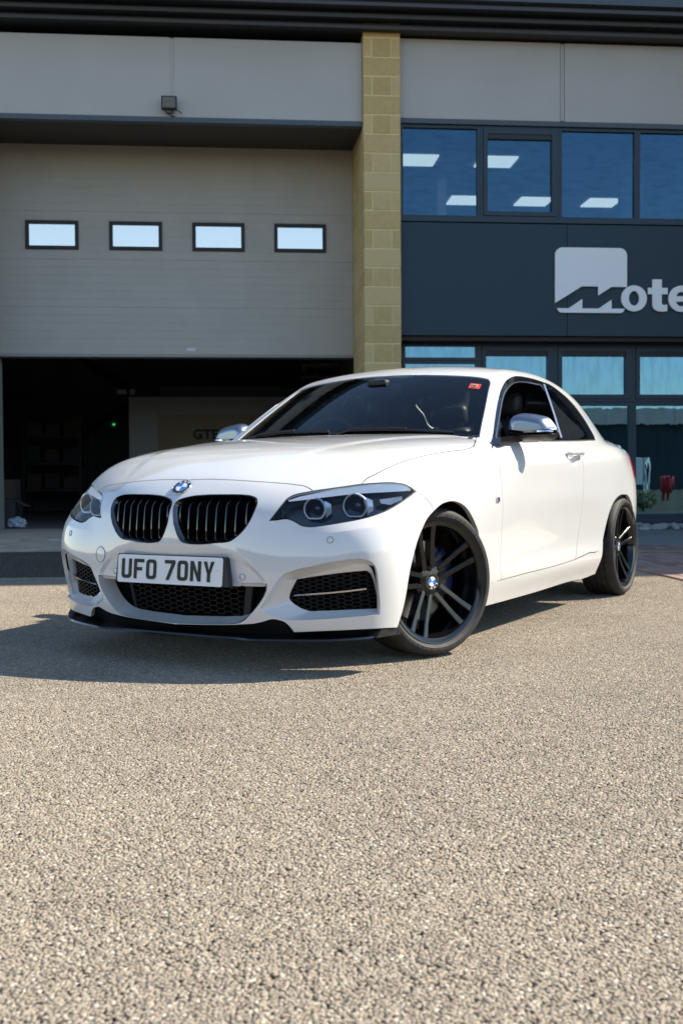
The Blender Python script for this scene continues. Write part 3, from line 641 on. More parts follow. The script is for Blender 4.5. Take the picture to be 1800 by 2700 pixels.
# ---- sectional door (a thing of its own) ----------------------------
sd_=bthing('sectional_door','half-raised grey sectional overhead door with four small framed windows','garage door')
YD=1.30;dx0,dx1=-4.96,-.442;secs=[2.37,2.97,3.575,4.183,4.81,5.06]
for i in range(5):
    z0,z1=secs[i]+.004,secs[i+1]-.004;x=MB()
    nrib=1 if i==4 else 6;zs=np.linspace(z0,z1,nrib+1)
    holes=[(-4.615,-3.952),(-3.567,-2.899),(-2.515,-1.846),(-1.464,-.793)] if i==2 else []
    segx=[dx0]+[v for h_ in holes for v in h_]+[dx1]
    for j in range(nrib):
        a,b=zs[j],zs[j+1]-.003
        if i==2 and 0<j<5:
            for s_ in range(0,len(segx),2):x.box((segx[s_],YD,a),(segx[s_+1],YD+.04,b))
        else:x.box((dx0,YD,a),(dx1,YD+.04,b))
    if i!=2:x.box((dx0+.001,YD+.003,z0-.004),(dx1-.001,YD+.044,z1+.003))
    else:
        x.box((dx0+.001,YD+.003,z0-.004),(dx1-.001,YD+.044,zs[1]+.02));x.box((dx0+.001,YD+.003,zs[5]-.02),(dx1-.001,YD+.044,z1+.003))
        for s_ in range(0,len(segx),2):x.box((segx[s_]+.001,YD+.003,zs[1]+.021),(segx[s_+1]-.001,YD+.043,zs[5]-.021))
    part(x,'door_section',M_door,sd_,smooth=False)
for a,b in((-4.615,-3.952),(-3.567,-2.899),(-2.515,-1.846),(-1.464,-.793)):
    c,d=3.698,4.062;t_=.045;x=MB();y0=YD-.022
    x.cbox((a,y0,c),(b,YD+.05,c+t_),.004);x.cbox((a,y0,d-t_),(b,YD+.05,d),.004);x.cbox((a,y0+.001,c+t_-.002),(a+t_,YD+.05,d-t_+.002),.004);x.cbox((b-t_,y0+.001,c+t_-.002),(b,YD+.05,d-t_+.002),.004)
    w=part(x,'vision_window',M_gl:=mat('window_rubber',(.008,.008,.009),.5),sd_,sharp=20)
    x=MB();x.add([(a+.03,YD,c+.03),(b-.03,YD,c+.03),(b-.03,YD,d-.03),(a+.03,YD,d-.03)],[(0,1,2,3)]);part(x,'pane',M_dw,w,smooth=False)
x=MB();x.cbox((dx0,YD-.012,2.335),(dx1,YD+.05,2.372),.004);part(x,'bottom_seal',mat('seal_alloy',(.32,.29,.25),.5,.3),sd_,sharp=20)
x=MB();x.box((dx0,YD-.006,2.315),(dx1,YD+.04,2.335));part(x,'rubber_strip',M_plastb:=mat('rubber',(.01,.01,.01),.7),sd_,smooth=False)
x=MB();x.box((-2.60,YD-.006,2.415),(-2.49,YD-.001,2.455));part(x,'paper_label',mat('paper',(.7,.7,.7),.7),sd_,smooth=False)
x=MB();x.box((-5.12,1.10,BZ0-.1),(-4.962,1.45,5.0));part(x,'door_jamb',mat('jamb_cream',(.33,.34,.27),.6),unit,smooth=False)
# ---- flood light ----------------------------------------------------
fl=bthing('flood_light','small black floodlight fixed to the white cladding above the roller door','lamp')
x=MB();x.cbox((-2.80,-.02,5.06),(-2.62,.045,5.215),.012);bd=part(x,'lamp_body',mat('lamp_case',(.012,.012,.012),.45),fl,sharp=25)
x=MB();x.add([(-2.782,-.024,5.078),(-2.638,-.024,5.078),(-2.638,-.024,5.197),(-2.782,-.024,5.197)],[(0,1,2,3)]);part(x,'lamp_lens',mat('lamp_lens_beige',(.16,.13,.09),.15),fl,smooth=False)
x=MB();x.tube([(-2.75,.02,5.06),(-2.745,.05,5.03),(-2.675,.05,5.03),(-2.67,.02,5.06)],.008,6);x.tube([(-2.71,.05,5.03),(-2.71,.1,5.04)],.012,6);part(x,'lamp_bracket',M_plastb,fl)
x=MB();x.tube([(-2.64,.05,5.08),(-2.575,.02,5.035)],.005,6);x.lathe([(-.008,.0001),(-.006,.01),(.006,.01),(.008,.0001)],10,'x',(-2.575,.015,5.03));part(x,'sensor',M_plastb,fl)
# ---- sign -----------------------------------------------------------
sg=bthing('company_sign','white Mote logo square and raised letters on the slate sign band','sign')
M_sw=mat('sign_white',(.94,.91,.87),.35);yS=.04
S3=lambda a,b,d:(a,yS-d+.03,b)
def signpiece(loops,name):
    v,fc=extrude([np.array(l) for l in loops],.03,S3);x=MB();x.add(v,fc);return part(x,name,M_sw,sg,sharp=30)
def corner(cx,cz,r,a0,a1,n=6):return [(cx+r*math.cos(math.radians(a0+(a1-a0)*k/n)),cz+r*math.sin(math.radians(a0+(a1-a0)*k/n))) for k in range(n+1)]
lx0,lx1,lz0,lz1=1.886,2.778,2.752,3.538
signpiece([[(lx0,2.868),(lx0+.33,3.072),(lx0+.535,3.072),(lx0+.535,2.965),(lx0+.70,3.068),(lx1,3.068)]+corner(lx1-.09,lz1-.09,.09,0,90)+corner(lx0+.09,lz1-.09,.09,90,180)],'logo_square')
signpiece([[(lx0+.02,2.805)]+corner(lx0+.085,lz0+.055,.055,200,270)+corner(lx1-.085,lz0+.055,.055,270,340)+[(lx1-.03,2.805),(lx0+.70,2.805),(lx0+.70,2.912),(lx0+.54,2.805),(lx0+.335,2.805),(lx0+.335,2.918),(lx0+.165,2.805)]],'logo_base')
SM=Matrix(((1,0,0,0),(0,0,-1,yS+.014),(0,1,0,0),(0,0,0,1)))
def ell(cx,cz,a,b,n=28):return [(cx+a*math.cos(2*math.pi*k/n),cz+b*math.sin(2*math.pi*k/n)) for k in range(n)]
signpiece([ell(2.868,2.932,.160,.158),ell(2.868,2.932,.066,.088)],'letter_o')
signpiece([[(3.100,3.165),(3.215,3.165),(3.215,3.062),(3.290,3.062),(3.290,2.985),(3.215,2.985),(3.215,2.880),(3.225,2.858),(3.250,2.853),(3.285,2.860),(3.285,2.782),(3.235,2.773),(3.165,2.778),(3.118,2.805),(3.100,2.850),(3.100,2.985),(3.045,2.985),(3.045,3.062),(3.100,3.062)]],'letter_t')
ec,ez=3.462,2.932
oe=[(ec+.160*math.cos(t),ez+.160*math.sin(t)) for t in np.radians(np.linspace(0,318,30))]
signpiece([oe+[(ec+.055,ez-.072)]+[(ec+.075*math.cos(t),ez+.092*math.sin(t)) for t in np.radians(np.linspace(300,206,8))]+[(ec-.062,ez-.035),(ec+.160,ez-.035)],[(ec-.066,ez+.03)]+[(ec+.068*math.cos(t),ez+.085*math.sin(t)) for t in np.radians(np.linspace(155,25,8))]+[(ec+.066,ez+.03)]],'letter_e')
# ---- workshop inside ------------------------------------------------
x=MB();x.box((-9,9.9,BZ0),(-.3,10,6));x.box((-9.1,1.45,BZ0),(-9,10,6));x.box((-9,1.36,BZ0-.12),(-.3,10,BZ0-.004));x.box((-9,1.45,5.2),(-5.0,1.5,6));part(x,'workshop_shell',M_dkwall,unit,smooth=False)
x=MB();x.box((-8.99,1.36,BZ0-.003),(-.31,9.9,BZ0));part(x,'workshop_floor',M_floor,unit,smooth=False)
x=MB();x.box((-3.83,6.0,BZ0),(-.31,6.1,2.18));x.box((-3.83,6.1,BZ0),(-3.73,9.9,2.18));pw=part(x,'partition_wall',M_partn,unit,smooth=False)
x=MB();x.box((-3.34,5.985,BZ0),(-.9,5.998,1.88));part(x,'partition_panel',mat('panel_beige',(.45,.33,.2),.7),pw,smooth=False)
text('GTEC',.225,'partition_sign',mat('sign_black',(.01,.01,.01),.5),pw,Matrix(((1,0,0,-2.745),(0,0,-1,5.975),(0,1,0,1.46),(0,0,0,1))),ext=.008,bold=.012,align='LEFT',space=1.08)
for nm,pts,r_ in(('roof_brace',[(-5.6,9.3,3.5),(-3.95,9.3,2.42)],.06),('roof_brace',[(-3.95,9.3,2.42),(-5.3,9.3,1.55)],.06)):
    x=MB();x.tube(pts,r_,4);part(x,nm,M_steelb,unit,smooth=False)
x=MB();x.box((-8.9,9.4,2.38),(-3.5,9.55,2.55));part(x,'wall_beam',M_steelb,unit,smooth=False)
x=MB();x.box((-4.12,9.2,BZ0),(-3.92,9.4,5.5));x.box((-5.45,9.4,2.55),(-5.37,9.5,5.5));part(x,'steel_column',M_steelb,unit,smooth=False)
x=MB();x.box((-3.3,6.0,2.18),(-.31,6.12,2.36));part(x,'wall_beam',M_steelb,unit,smooth=False)
x=MB();x.box((-4.95,9.85,BZ0),(-4.22,9.899,1.82));part(x,'inner_door',M_steelb,unit,smooth=False)
x=MB();x.box((-4.56,9.86,1.885),(-4.52,9.895,1.925));part(x,'green_indicator',M_led,unit,smooth=False)
x=MB()
for k in range(9):x.box((-.95+.0,5.5-k*.22,1.75+k*.17-.05),(-.35,5.7-k*.22+.1,1.79+k*.17-.05))
for k in range(9):x.box((-.93,5.52-k*.22,1.62+k*.17),(-.90,5.74-k*.22,1.74+k*.17))
part(x,'staircase',mat('stair_timber',(.16,.13,.10),.7),unit,smooth=False)
x=MB();x.lathe([(0,.0001),(0,.16),(.03,.17),(.06,.10)],20,'z',(-5.47,6.0,2.86));hl_=x.build('hanging_lamp',mat('hanging_lamp_lit',(.8,.8,.8),.5,emit=(1,.95,.8),es=.6),None);hl_.location=BL;hl_.rotation_euler=(0,0,BR);tag(hl_,'round white ceiling lamp inside the workshop below the door edge','lamp')
# CCTV style sensor at the column
cc=bthing('security_camera','small white camera on the workshop column above the partition','camera')
x=MB();x.cbox((-4.02,5.9,2.22),(-3.86,6.0,2.30),.015);part(x,'camera_body',mat('camera_white',(.5,.5,.48),.5),cc,sharp=25)
x=MB();x.lathe([(0,.0001),(0,.05),(.06,.055)],16,'y',(-3.76,5.86,2.26));part(x,'camera_eye',mat('camera_white2',(.45,.45,.43),.5),cc)
# shelves and boxes
shf=bthing('storage_rack','dark steel storage rack inside the workshop left of the inner door','shelf')
for sx_ in(-6.0,-4.95):
    for sy in(8.0,8.6):x=MB();x.box((sx_-.03,sy-.03,BZ0),(sx_+.03,sy+.03,1.95));part(x,'rack_post',M_steelb,shf,smooth=False)
for zz in(.55,1.05,1.55):
    x=MB();x.box((-6.02,7.97,zz),(-4.93,8.63,zz+.05));part(x,'shelf_board',M_steelb,shf,smooth=False)
rc_=random.Random(3);places=['on the bottom shelf','on the middle shelf','on the top shelf'];pos=['left','middle','right']
for zi,zz in enumerate((.605,1.105,1.605)):
    for ci_ in range(3):
        a=-5.95+ci_*.34;w=rc_.uniform(.24,.31);hh=rc_.uniform(.2,.34)
        b=empty('storage_box',BL,BR);x=MB();x.cbox((a,8.02,zz),(a+w,8.5,zz+hh),.008);o=x.build('box_body',M_box if (zi+ci_)%2 else M_card,b,sharp=20);x=MB();x.box((a-.004,8.015,zz+hh*.78),(a+w+.004,8.505,zz+hh+.004));x.build('box_lid',M_box if (zi+ci_)%2 else M_card,b,smooth=False)
        tag(b,('dark crate' if (zi+ci_)%2 else 'brown box')+' at the '+pos[ci_]+' '+places[zi]+' of the workshop rack','box','boxes on the workshop rack')
cb=empty('cardboard_box',BL,BR);x=MB();x.cbox((-5.42,2.6,.50),(-5.06,3.0,.77),.006);x.build('carton',M_card,cb,sharp=20)
x=MB();x.add([(-5.10,2.55,.49),(-4.90,2.50,.40),(-4.84,2.58,.395),(-5.04,2.64,.487),(-5.10,2.55,.495),(-4.90,2.50,.405),(-4.84,2.58,.40),(-5.04,2.64,.492)],[(0,3,2,1),(4,5,6,7),(0,1,5,4),(1,2,6,5),(2,3,7,6),(3,0,4,7)]);x.build('carton_flap',M_card,cb,smooth=False)
tag(cb,'brown cardboard box stacked just inside the left door jamb','box')
x=MB();x.cbox((-5.45,2.55,BZ0),(-5.05,3.05,.495),.006);o=x.build('plastic_crate',M_box);o.location=BL;o.rotation_euler=(0,0,BR);tag(o,'dark crate under the cardboard box inside the door jamb','crate')
bm=bmesh.new();bmesh.ops.create_icosphere(bm,subdivisions=3,radius=.1)
for v in bm.verts:
    n_=v.co.normalized();v.co=Vector((n_.x*.115,n_.y*.09,max(-.04,n_.z*.085)))*(1+.22*math.sin(9*n_.x+5*n_.z)*math.cos(11*n_.y+3*n_.x))+Vector((-4.84,1.62,BZ0+.06))
me=bpy.data.meshes.new('plastic_bag');bm.to_mesh(me);bm.free();me.materials.append(mat('clear_plastic',(.40,.44,.47),.2));o=bpy.data.objects.new('plastic_bag',me);COL.objects.link(o);o.location=BL;o.rotation_euler=(0,0,BR);tag(o,'crumpled clear plastic bag on the floor by the left door jamb','bag')
# ---- unseen block added to throw shade along the front ------------
nb=bthing('added_shade_block','unseen tall grey block added at the right to shade the front of the unit','building')
x=MB();x.box((5.8,-3.45,0),(20,.05,12.6));part(x,'wall',M_pan,nb,smooth=False);x=MB();x.box((5.7,-3.55,12.6),(20.1,.05,12.85));part(x,'roof',M_soff,nb,smooth=False)
# ---- across the yard, mirrored in the glass -------------------------
op=bthing('opposite_unit','low brick unit across the yard mirrored in the ground floor glass','building')
x=MB();x.box((-45,-57,0),(60,-46,3.7));part(x,'wall',mat('far_cladding',(.03,.045,.05),.6),op,smooth=False)
x=MB();x.add([(-46,-57.5,3.7),(61,-57.5,3.7),(61,-45.5,3.7),(-46,-45.5,3.7),(-46,-51.5,5.0),(61,-51.5,5.0)],[(0,1,5,4),(2,3,4,5),(0,4,3),(1,2,5),(0,3,2,1)]);part(x,'roof',mat('far_roof',(.09,.085,.085),.8),op,smooth=False)
for k in range(9):
    x=MB();x.box((-38+k*10.5,-46.02,0.),(-34.5+k*10.5,-45.9,2.9));part(x,'roller_door',M_door if k%2 else mat('far_door',(.1,.13,.2),.6),op,smooth=False)
wbd=bthing('notice_board','white notice board on a post across the yard mirrored in the shop window','sign')
x=MB();x.cbox((10.2,-19.7,.5),(10.72,-19.62,1.36),.01);part(x,'board',M_sw,wbd,sharp=20);x=MB();x.tube([(10.86,-19.66,0),(10.86,-19.66,1.37)],.05,8);part(x,'post',M_sw,wbd)
x=MB();x.cbox((11.35,-19.8,.24),(11.68,-19.5,.70),.02);x.lathe([(.70,.17),(.74,.16),(.78,.1),(.79,.0001)],16,'z',(11.515,-19.65,0));x.box((11.45,-19.7,0),(11.58,-19.6,.25));o=part(x,'red_bin',mat('bin_red',(.45,.02,.02),.4),None,sharp=30);o.location=BL;o.rotation_euler=(0,0,BR);tag(o,'small red bin across the yard mirrored in the shop window','bin')

# ---------------------------------------------------------------- the car
OU={k:np.array(v) for k,v in OUT.items()}
M_paint=mat('white_paint',(.64,.635,.62),.32,0,1.,.5)
M_gloss=mat('gloss_black',(.006,.006,.007),.08,0,1.,.5)
M_satin=mat('satin_black',(.012,.012,.013),.38)
M_plast=mat('black_plastic',(.014,.014,.015),.55)
M_dark=mat('dark_void',(.004,.004,.004),.9,spec=.1)
M_rub=mat('tyre_rubber',(.040,.037,.033),.72);vary(M_rub,22,(.012,.0115,.011),(.030,.028,.025),5,.4,.72)
M_rim=mat('rim_black',(.005,.005,.0055),.16,0,.5,.3)
M_chrome=mat('chrome',(.78,.78,.78),.06,1.)
M_alu=mat('satin_silver',(.30,.325,.36),.30,1.)
M_silver=mat('silver_trim',(.60,.60,.61),.2,1.)
M_steel=mat('disc_steel',(.38,.36,.34),.32,1.)
M_blue=mat('caliper_blue',(.004,.022,.09),.3,0,1.)
M_int=mat('interior_black',(.016,.016,.017),.6)
M_seat=mat('seat_leather',(.045,.045,.047),.45)
M_glass=glass('windscreen_glass',(.82,.88,.87),1.36,0.)
M_sglass=glass('side_glass',(.55,.62,.62),1.5,.04)
M_qglass=glass('privacy_glass',(.14,.15,.16),1.5,.16)
M_lens=glass('lamp_lens',(.97,.985,1.0),1.42,0.)
M_white=mat('plate_white',(.74,.74,.73),.4)
M_char=mat('plate_black',(.010,.008,.006),.35,spec=.25)
M_red=mat('tail_red',(.55,.01,.012),.1,0,1.)
M_rblue=mat('roundel_blue',(.02,.16,.50),.2,0,1.)
M_rwhite=mat('roundel_white',(.75,.76,.78),.25,0,1.)
M_paint.node_tree.nodes['Principled BSDF'].inputs['Coat IOR'].default_value=1.75
car=empty('white_coupe');tag(car,'white two-door coupe with black wheels and UFO 7ONY plate parked before the roller door','car')
WR=Wrap();P_top=Plane2((.45,0,-.9));P_fen=Plane2((.12,-.75,-.65));P_shell=Plane2((0,-.5,-.87));P_side=Plane2((0,-1,-.12));P_ws=Plane2((.75,0,-.66))
def seamline(a,b,n,front=False):
    """points of the centre line between two u (top) or two z (front)"""
    t=np.linspace(a,b,n)
    if front:return cast(np.stack([0*t-1.3,0*t,t],1),np.array([1.,0,0]),0,1.2,n=120)
    return cast(np.stack([t,0*t,0*t+1.7],1),np.array([0,0,-1.]),0,1.4,n=120)
HL=OU['headlight'];bf=OU['bonnet_front'];arcF=lambda a0,a1,n=16:np.stack([-.035+.338*np.cos(np.linspace(a0,a1,n)),0*np.linspace(a0,a1,n)+.868,.32+.338*np.sin(np.linspace(a0,a1,n))],1)
# bumper --------------------------------------------------------------
Fb=lambda L:np.array([(float(Fbase(np.array([w]),np.array([z]))[0]),w,z) for w,z in L])
ci=[(w,z) for w,z in CTR_I if w>=0]
topz,botz=.7575,.1785
co=[(w,z) for w,z in CTR_O if w>=0]
ctr_o=snap(Fb(co));ctr_o[0,1]=ctr_o[-1,1]=0;ctr_in=np.array([(float(Fbase(np.array([w]),np.array([z]))[0])+.078,w,z) for w,z in ci])
fog_o=snap(Fb(FOG_O));fr_=lambda w:np.interp(w,[.5,.7,.77],[.060,.064,.075])
fog_i=np.array([(float(Fbase(np.array([w]),np.array([z]))[0])+fr_(w),w,z) for w,z in FOG_I]);fog_i=np.vstack([fog_i[:1],fog_i[:0:-1]])
bump_segs=[bf,HL[7::-1],np.vstack([HL[0:1],HL[:17:-1]]),OU['bumper_fender'],OU['bumper_arch'],OU['bumper_bottom'][:7],OU['bumper_bottom'][6:],
  ('S',seamline(OU['bumper_bottom'][-1][2],co[-1][1],3,True)),ctr_o[:0:-1],ctr_o[1::-1],('S',seamline(co[0][1],.7,60,True)),('S',np.vstack([seamline(.7,.72,3,True)[-1:],seamline(-.735,-.690,8)]))]
fog_loop=[fog_o[:11],fog_o[10:17],fog_o[16:22],fog_o[21:25],np.vstack([fog_o[24:],fog_o[:1]])]
bumper=panel('front_bumper',bump_segs,WR,.0065,M_paint,car,gap=.0024,depth=.016,holes=[OU['kidney']],tight=[fog_loop],crease=[Fb([(.50,.545),(.668,.554),(.714,.562),(.764,.57),(.811,.576),(.848,.584)]),Fb([(.418,.368),(.404,.387),(.382,.411),(.364,.428)])],half=True)
ii=[np.vstack([fog_i[0:4]]),fog_i[3:8],fog_i[7:13],fog_i[12:15],np.vstack([fog_i[14:],fog_i[:1]])]
for sd in(1,-1):
    ruled('intake_surround',fog_loop,ii,M_paint,bumper,mir=sd,steps=6,ease=lambda t:t**.8)
    ruled('intake_surround',[ctr_o[0:2],ctr_o[1:6],ctr_o[5:10],ctr_o[9:]],[ctr_in[0:2],ctr_in[1:5],ctr_in[4:8],ctr_in[7:]],M_paint,bumper,mir=sd,steps=6,ease=lambda t:t**.85)
# bonnet --------------------------------------------------------------
wr=np.linspace(.704,0,12);rear=np.stack([.432+.36*wr**2,wr,0*wr+.97],1)
bside=np.vstack([OU['bonnet_side'][:-1],OU['bonnet_corner'][1:4]])
bonnet=panel('bonnet',[bf,OU['bonnet_hl'],bside,np.vstack([bside[-1:],rear[:1]]),rear,('S',seamline(.432,-.690,90))],P_top,.011,M_paint,car,half=True,depth=.02)
# fenders -------------------------------------------------------------
a_end=math.asin((.268-.32)/.338)
fen_arch=np.vstack([OU['arch_f'],arcF(math.asin((.494-.32)/.338),a_end,8)[1:]])
corner=np.array([[.600,.790,.917],[.631,.717,.950],[.622,.704,.948]])
fen_segs=[OU['bumper_fender'],fen_arch,np.array([fen_arch[-1],[.588,.841,.275]]),OU['door_front'][:0:-1],np.vstack([OU['door_front'][1:2],corner]),np.vstack([corner[-1:],bside[::-1]]),HL[11:19]]
door_segs=[OU['door_front'][1:],OU['door_bottom'],np.array([[1.687,.85,.297],[1.735,.846,.377],[1.757,.856,.5],[1.757,.87,.62],[1.755,.877,.70],[1.745,.881,.77],[1.72,.88,.84],[1.70,.856,.90],[1.69,.806,.958]]),
  np.array([[1.69,.806,.958],[1.254,.811,.946],[.951,.816,.935],[.693,.816,.921],[.60,.80,.913],[.543,.816,.895]])]
sill_segs=[np.array([fen_arch[-1],[.588,.841,.275]]),OU['door_bottom'],np.vstack([OU['sill_top_r'],[[2.215,.854,.372]]]),np.array([[2.215,.854,.372],[2.19,.84,.27],[2.167,.822,.178]]),OU['sill_bottom'][::-1],np.array([[.491,.811,.163],[.33,.82,.165],[.31,.83,.20],fen_arch[-1]])]
rc=lambda a:np.stack([2.615+.335*np.cos(a),0*a+.868,.315+.335*np.sin(a)],1)
rarch=np.vstack([OU['arch_r'][:7],rc(np.radians(np.array([72,55,40,25,10,-5,-20])))])
dl=OU['dlo_out'];RWt,RWb=2.31,2.93
rw_half=np.array([[RWb,0,1.12],[2.92,.25,1.115],[2.86,.48,1.09],[2.80,.535,1.10],[2.62,.52,1.2],[2.42,.49,1.27],[2.36,.45,1.3],[2.325,.25,1.335],[RWt,0,1.35]])
drop=lambda P:cast(np.array(P,float)*np.array([1,1,0])+np.array([0,0,1.7]),np.array([0,0,-1.]),0,1.5,n=160)
rw_half=drop(rw_half);boot_edge=drop(np.array([[3.30,.55,1],[3.30,.4,1],[3.30,.2,1],[3.30,0,1]]))
shell_segs=[OU['ws_top'][-3::-1],OU['ws_right'][::-1],np.array([[.631,.715,.952],[.600,.79,.917]]),dl[:19],np.array([dl[18],dl[19],[1.69,.805,.960]]),door_segs[2][::-1],np.vstack([OU['sill_top_r'],[[2.203,.854,.362]]]),rarch,
  np.array([rarch[-1],[3.0,.82,.19],[3.15,.76,.2],[3.30,.69,.22]]),np.array([[3.30,.69,.22],[3.30,.74,.5],[3.30,.745,.8],[3.30,.70,.92],[3.30,.62,.975],boot_edge[0]]),boot_edge,
  ('S',seamline(3.30,RWb,30)),rw_half,('S',seamline(RWt,1.033,90)),np.vstack([seamline(1.033,1.033,1),OU['ws_top'][-4:-2][::-1]])]
shell=panel('body_shell',shell_segs,P_shell,.013,M_paint,car,half=True,depth=.02)
for sd in(1,-1):
    fen=panel('fender',fen_segs,P_fen,.010,M_paint,car,mir=sd,depth=.02)
    door=panel('door',door_segs,P_side,.010,M_paint,car,mir=sd,depth=.02)
    panel('side_sill',sill_segs,P_side,.010,M_paint,car,mir=sd,depth=.03)
    # handle
    hp=np.array([[1.475,.868,.884],[1.50,.884,.889],[1.56,.897,.892],[1.63,.898,.892],[1.69,.889,.888],[1.715,.874,.882]])*np.array([1,sd,1])
    x=MB();x.tube(wv(resample(hp,.02)),[.006]+[.0145]*(len(resample(hp,.02))-2)+[.006],10);ho=x.build('handle',M_paint,door,sharp=60)
    x=MB();x.lathe([(.0,.0001),(.0,.0075),(-.004,.008)],16,'x',(.876*sd,1.735,.878));x.build('lock_cap',M_paint,door)
    if sd>0:
        x=MB();b0=np.array([.478,.8695,.656])
        for k,(c,d0,d1) in enumerate((('b',-.016,-.008),('r',-.006,.000),('w',.002,.016))):pass
        x.box((.866,.463,.646),(.8735,.497,.667));mb=x.build('m_badge',M_chrome,car,smooth=False)
        for mm,d0,d1 in((M_rblue,-.015,-.009),(M_red,-.008,-.003),(M_gloss,-.001,.013)):
            x=MB();x.box((.8737,.480+d0,.6485),(.8747,.480+d1,.6645));x.build('badge_stripe',mm,mb,smooth=False)
# glazing -------------------------------------------------------------
wb=np.linspace(.715,0,12);wbase=np.stack([.458+.36*wb**2,wb,0*wb+.97],1)
ws_segs=[OU['ws_top'][-3::-1],OU['ws_right'][::-1],wbase,('S',seamline(.458,1.033,60)),np.vstack([seamline(1.033,1.033,1),OU['ws_top'][-4:-2][::-1]])]
ws=panel('windscreen',ws_segs,P_ws,.02,M_glass,car,gap=.004,depth=.004,off=-.003,half=True)
# black printed band round the screen
def band(E,I,name,sd,offs=-.0042):
    return ribbon(name,snap(E,-offs),snap(I,-offs),M_gloss,ws,th=.002,mir=sd,h=.02,back=(.5,0,-.8))
wsr=OU['ws_right'][::-1];inn=wsr+np.array([.0,-.036,.0]);inn[0]+=np.array([-.02,-.01,0])
for sd in(1,-1):
    band(wsr,inn,'screen_band',sd)
    wt=OU['ws_top'][-3::-1];wt[0]=[1.033,0,1.31];band(wt,wt-np.array([.055,0,.0]),'screen_band',sd)
wb2=wbase+np.array([.05,0,0]);
for sd in(1,-1):band(wbase,wb2,'screen_band',sd)
panel('rear_window',[rw_half,('S',seamline(RWt,RWb,30))],Plane2((-.45,0,-.9)),.03,M_sglass,car,gap=.004,depth=.004,off=-.004,half=True)
belt=np.array([dl[18],dl[19],dl[20],dl[21],dl[22],dl[23],dl[0]])
di=OU['dlo_in'];qg=OU['qglass']
for sd in(1,-1):
    fr=panel('window_frame',[dl[:19],belt],P_side,.010,M_gloss,car,gap=.002,depth=.01,off=-.002,holes=[di,qg],mir=sd)
    panel('quarter_window',[np.vstack([qg,qg[:1]])],P_side,.02,M_qglass,car,gap=.001,depth=.004,off=-.008,mir=sd)
    # bright strips: belt, B-pillar, inner frame
    x=MB();bp=snap(np.array([dl[18]+[-.02,0,0],dl[19],dl[20],dl[21],dl[22]]),-.003)*np.array([1,sd,1]);x.tube(wv(resample(bp,.05)),.0055,6);x.build('belt_strip',M_gloss,fr)
    x=MB();pp=snap(np.array([(di[7]+qg[0])/2,(di[8]+qg[7])/2]),-.003);pp=np.array([pp[0]*(1-t)+pp[1]*t for t in np.linspace(0,1,6)]);pp=snap(pp,-.003)*np.array([1,sd,1])
    x.tube(wv(pp),.011,6);x.build('pillar_strip',M_silver,fr)
    x=MB();ip=snap(resample(di[:8],.03),-.001)*np.array([1,sd,1]);x.tube(wv(ip),.0045,6);x.build('frame_seal',M_silver,fr)
    tri_p=np.array([di[0],di[1]*.55+di[2]*.45,[.80,.795,.944],[.66,.80,.926]])
    panel('vent_pane',[np.vstack([tri_p,tri_p[:1]])],P_side,.02,M_qglass,car,gap=.004,depth=.004,off=-.010,mir=sd)
panel('side_window',[np.vstack([di,di[:1]])],P_side,.02,M_sglass,car,gap=.001,depth=.004,off=-.010,mir=-1)
# tail ----------------------------------------------------------------
tl=np.array([[3.292,.62,.93],[3.12,.735,.925],[3.0,.79,.897],[2.94,.815,.859],[2.925,.835,.815],[2.93,.845,.772],[3.10,.80,.75],[3.292,.74,.76]])
for sd in(1,-1):panel('tail_light',[np.vstack([tl,tl[:1]])],P_side,.012,M_red,car,off=.004,gap=0,depth=.01,mir=sd)
panel('rear_bumper',[np.array([[3.31,.69,.22],[3.31,.74,.5],[3.31,.745,.8],[3.31,.70,.92],[3.31,.62,.975]]),np.array([[3.31,.62,.975],[3.34,.4,1.00],[3.4,0,1.02]]),('S',np.stack([np.full(20,3.6),np.zeros(20),np.linspace(1.02,.22,20)],1)),np.array([[3.55,0,.22],[3.45,.4,.22],[3.31,.69,.22]])],Plane2((-1,-.4,0)),.03,M_paint,car,half=True,depth=.02)
# lower front: intakes ------------------------------------------------
hexm=[]
def grille_mesh(name,poly,ufun,parent,pitch,m,th=.004,depth=.03,stretch=1.6,sd=1,back_off=.02):
    """honeycomb bars clipped to a (w,z) polygon, standing at u = ufun(w,z)"""
    P=np.array(poly);x=MB();a=pitch
    rows=int((P[:,1].max()-P[:,1].min())/(a*.866))+3;cols=int((P[:,0].max()-P[:,0].min())/(a*stretch*1.5))+3
    z0=P[:,1].min()-a;w0=P[:,0].min()-a*stretch*2
    seg=set()
    for c in range(cols+2):
        for r in range(rows+2):
            cw=w0+c*1.5*a*stretch;cz=z0+(r+(.5 if c%2 else 0))*a*.866*1.15
            pts=[(cw+a*stretch*math.cos(t),cz+a*.664*math.sin(t)*1.0) for t in [math.radians(60*k) for k in range(6)]]
            for k in range(3):seg.add((round(pts[k][0],4),round(pts[k][1],4),round(pts[k+1][0],4),round(pts[k+1][1],4)))
    for ax,az,bx,bz in seg:
        mx,mz=(ax+bx)/2,(az+bz)/2
        if not inside(np.array([mx]),np.array([mz]),P)[0]:continue
        d=np.array([bx-ax,bz-az]);L=np.linalg.norm(d);n=np.array([-d[1],d[0]])/L*th/2;v=[]
        for (px,pz) in((ax,az),(bx,bz)):
            for s_ in(-1,1):
                w_,z_=px+n[0]*s_,pz+n[1]*s_;u_=ufun(w_,z_)
                v+=[(u_,w_*sd,z_),(u_+depth,w_*sd,z_)]
        x.add(wv(np.array(v)),[(0,4,6,2),(0,1,5,4),(2,6,7,3)])
    return x.build(name,m,parent,smooth=False)
ub=lambda w,z:float(Fbase(np.array([abs(w)]),np.array([z]))[0])
ctr_full=[(w,z) for w,z in ci]+[(-w,z) for w,z in ci[::-1]]
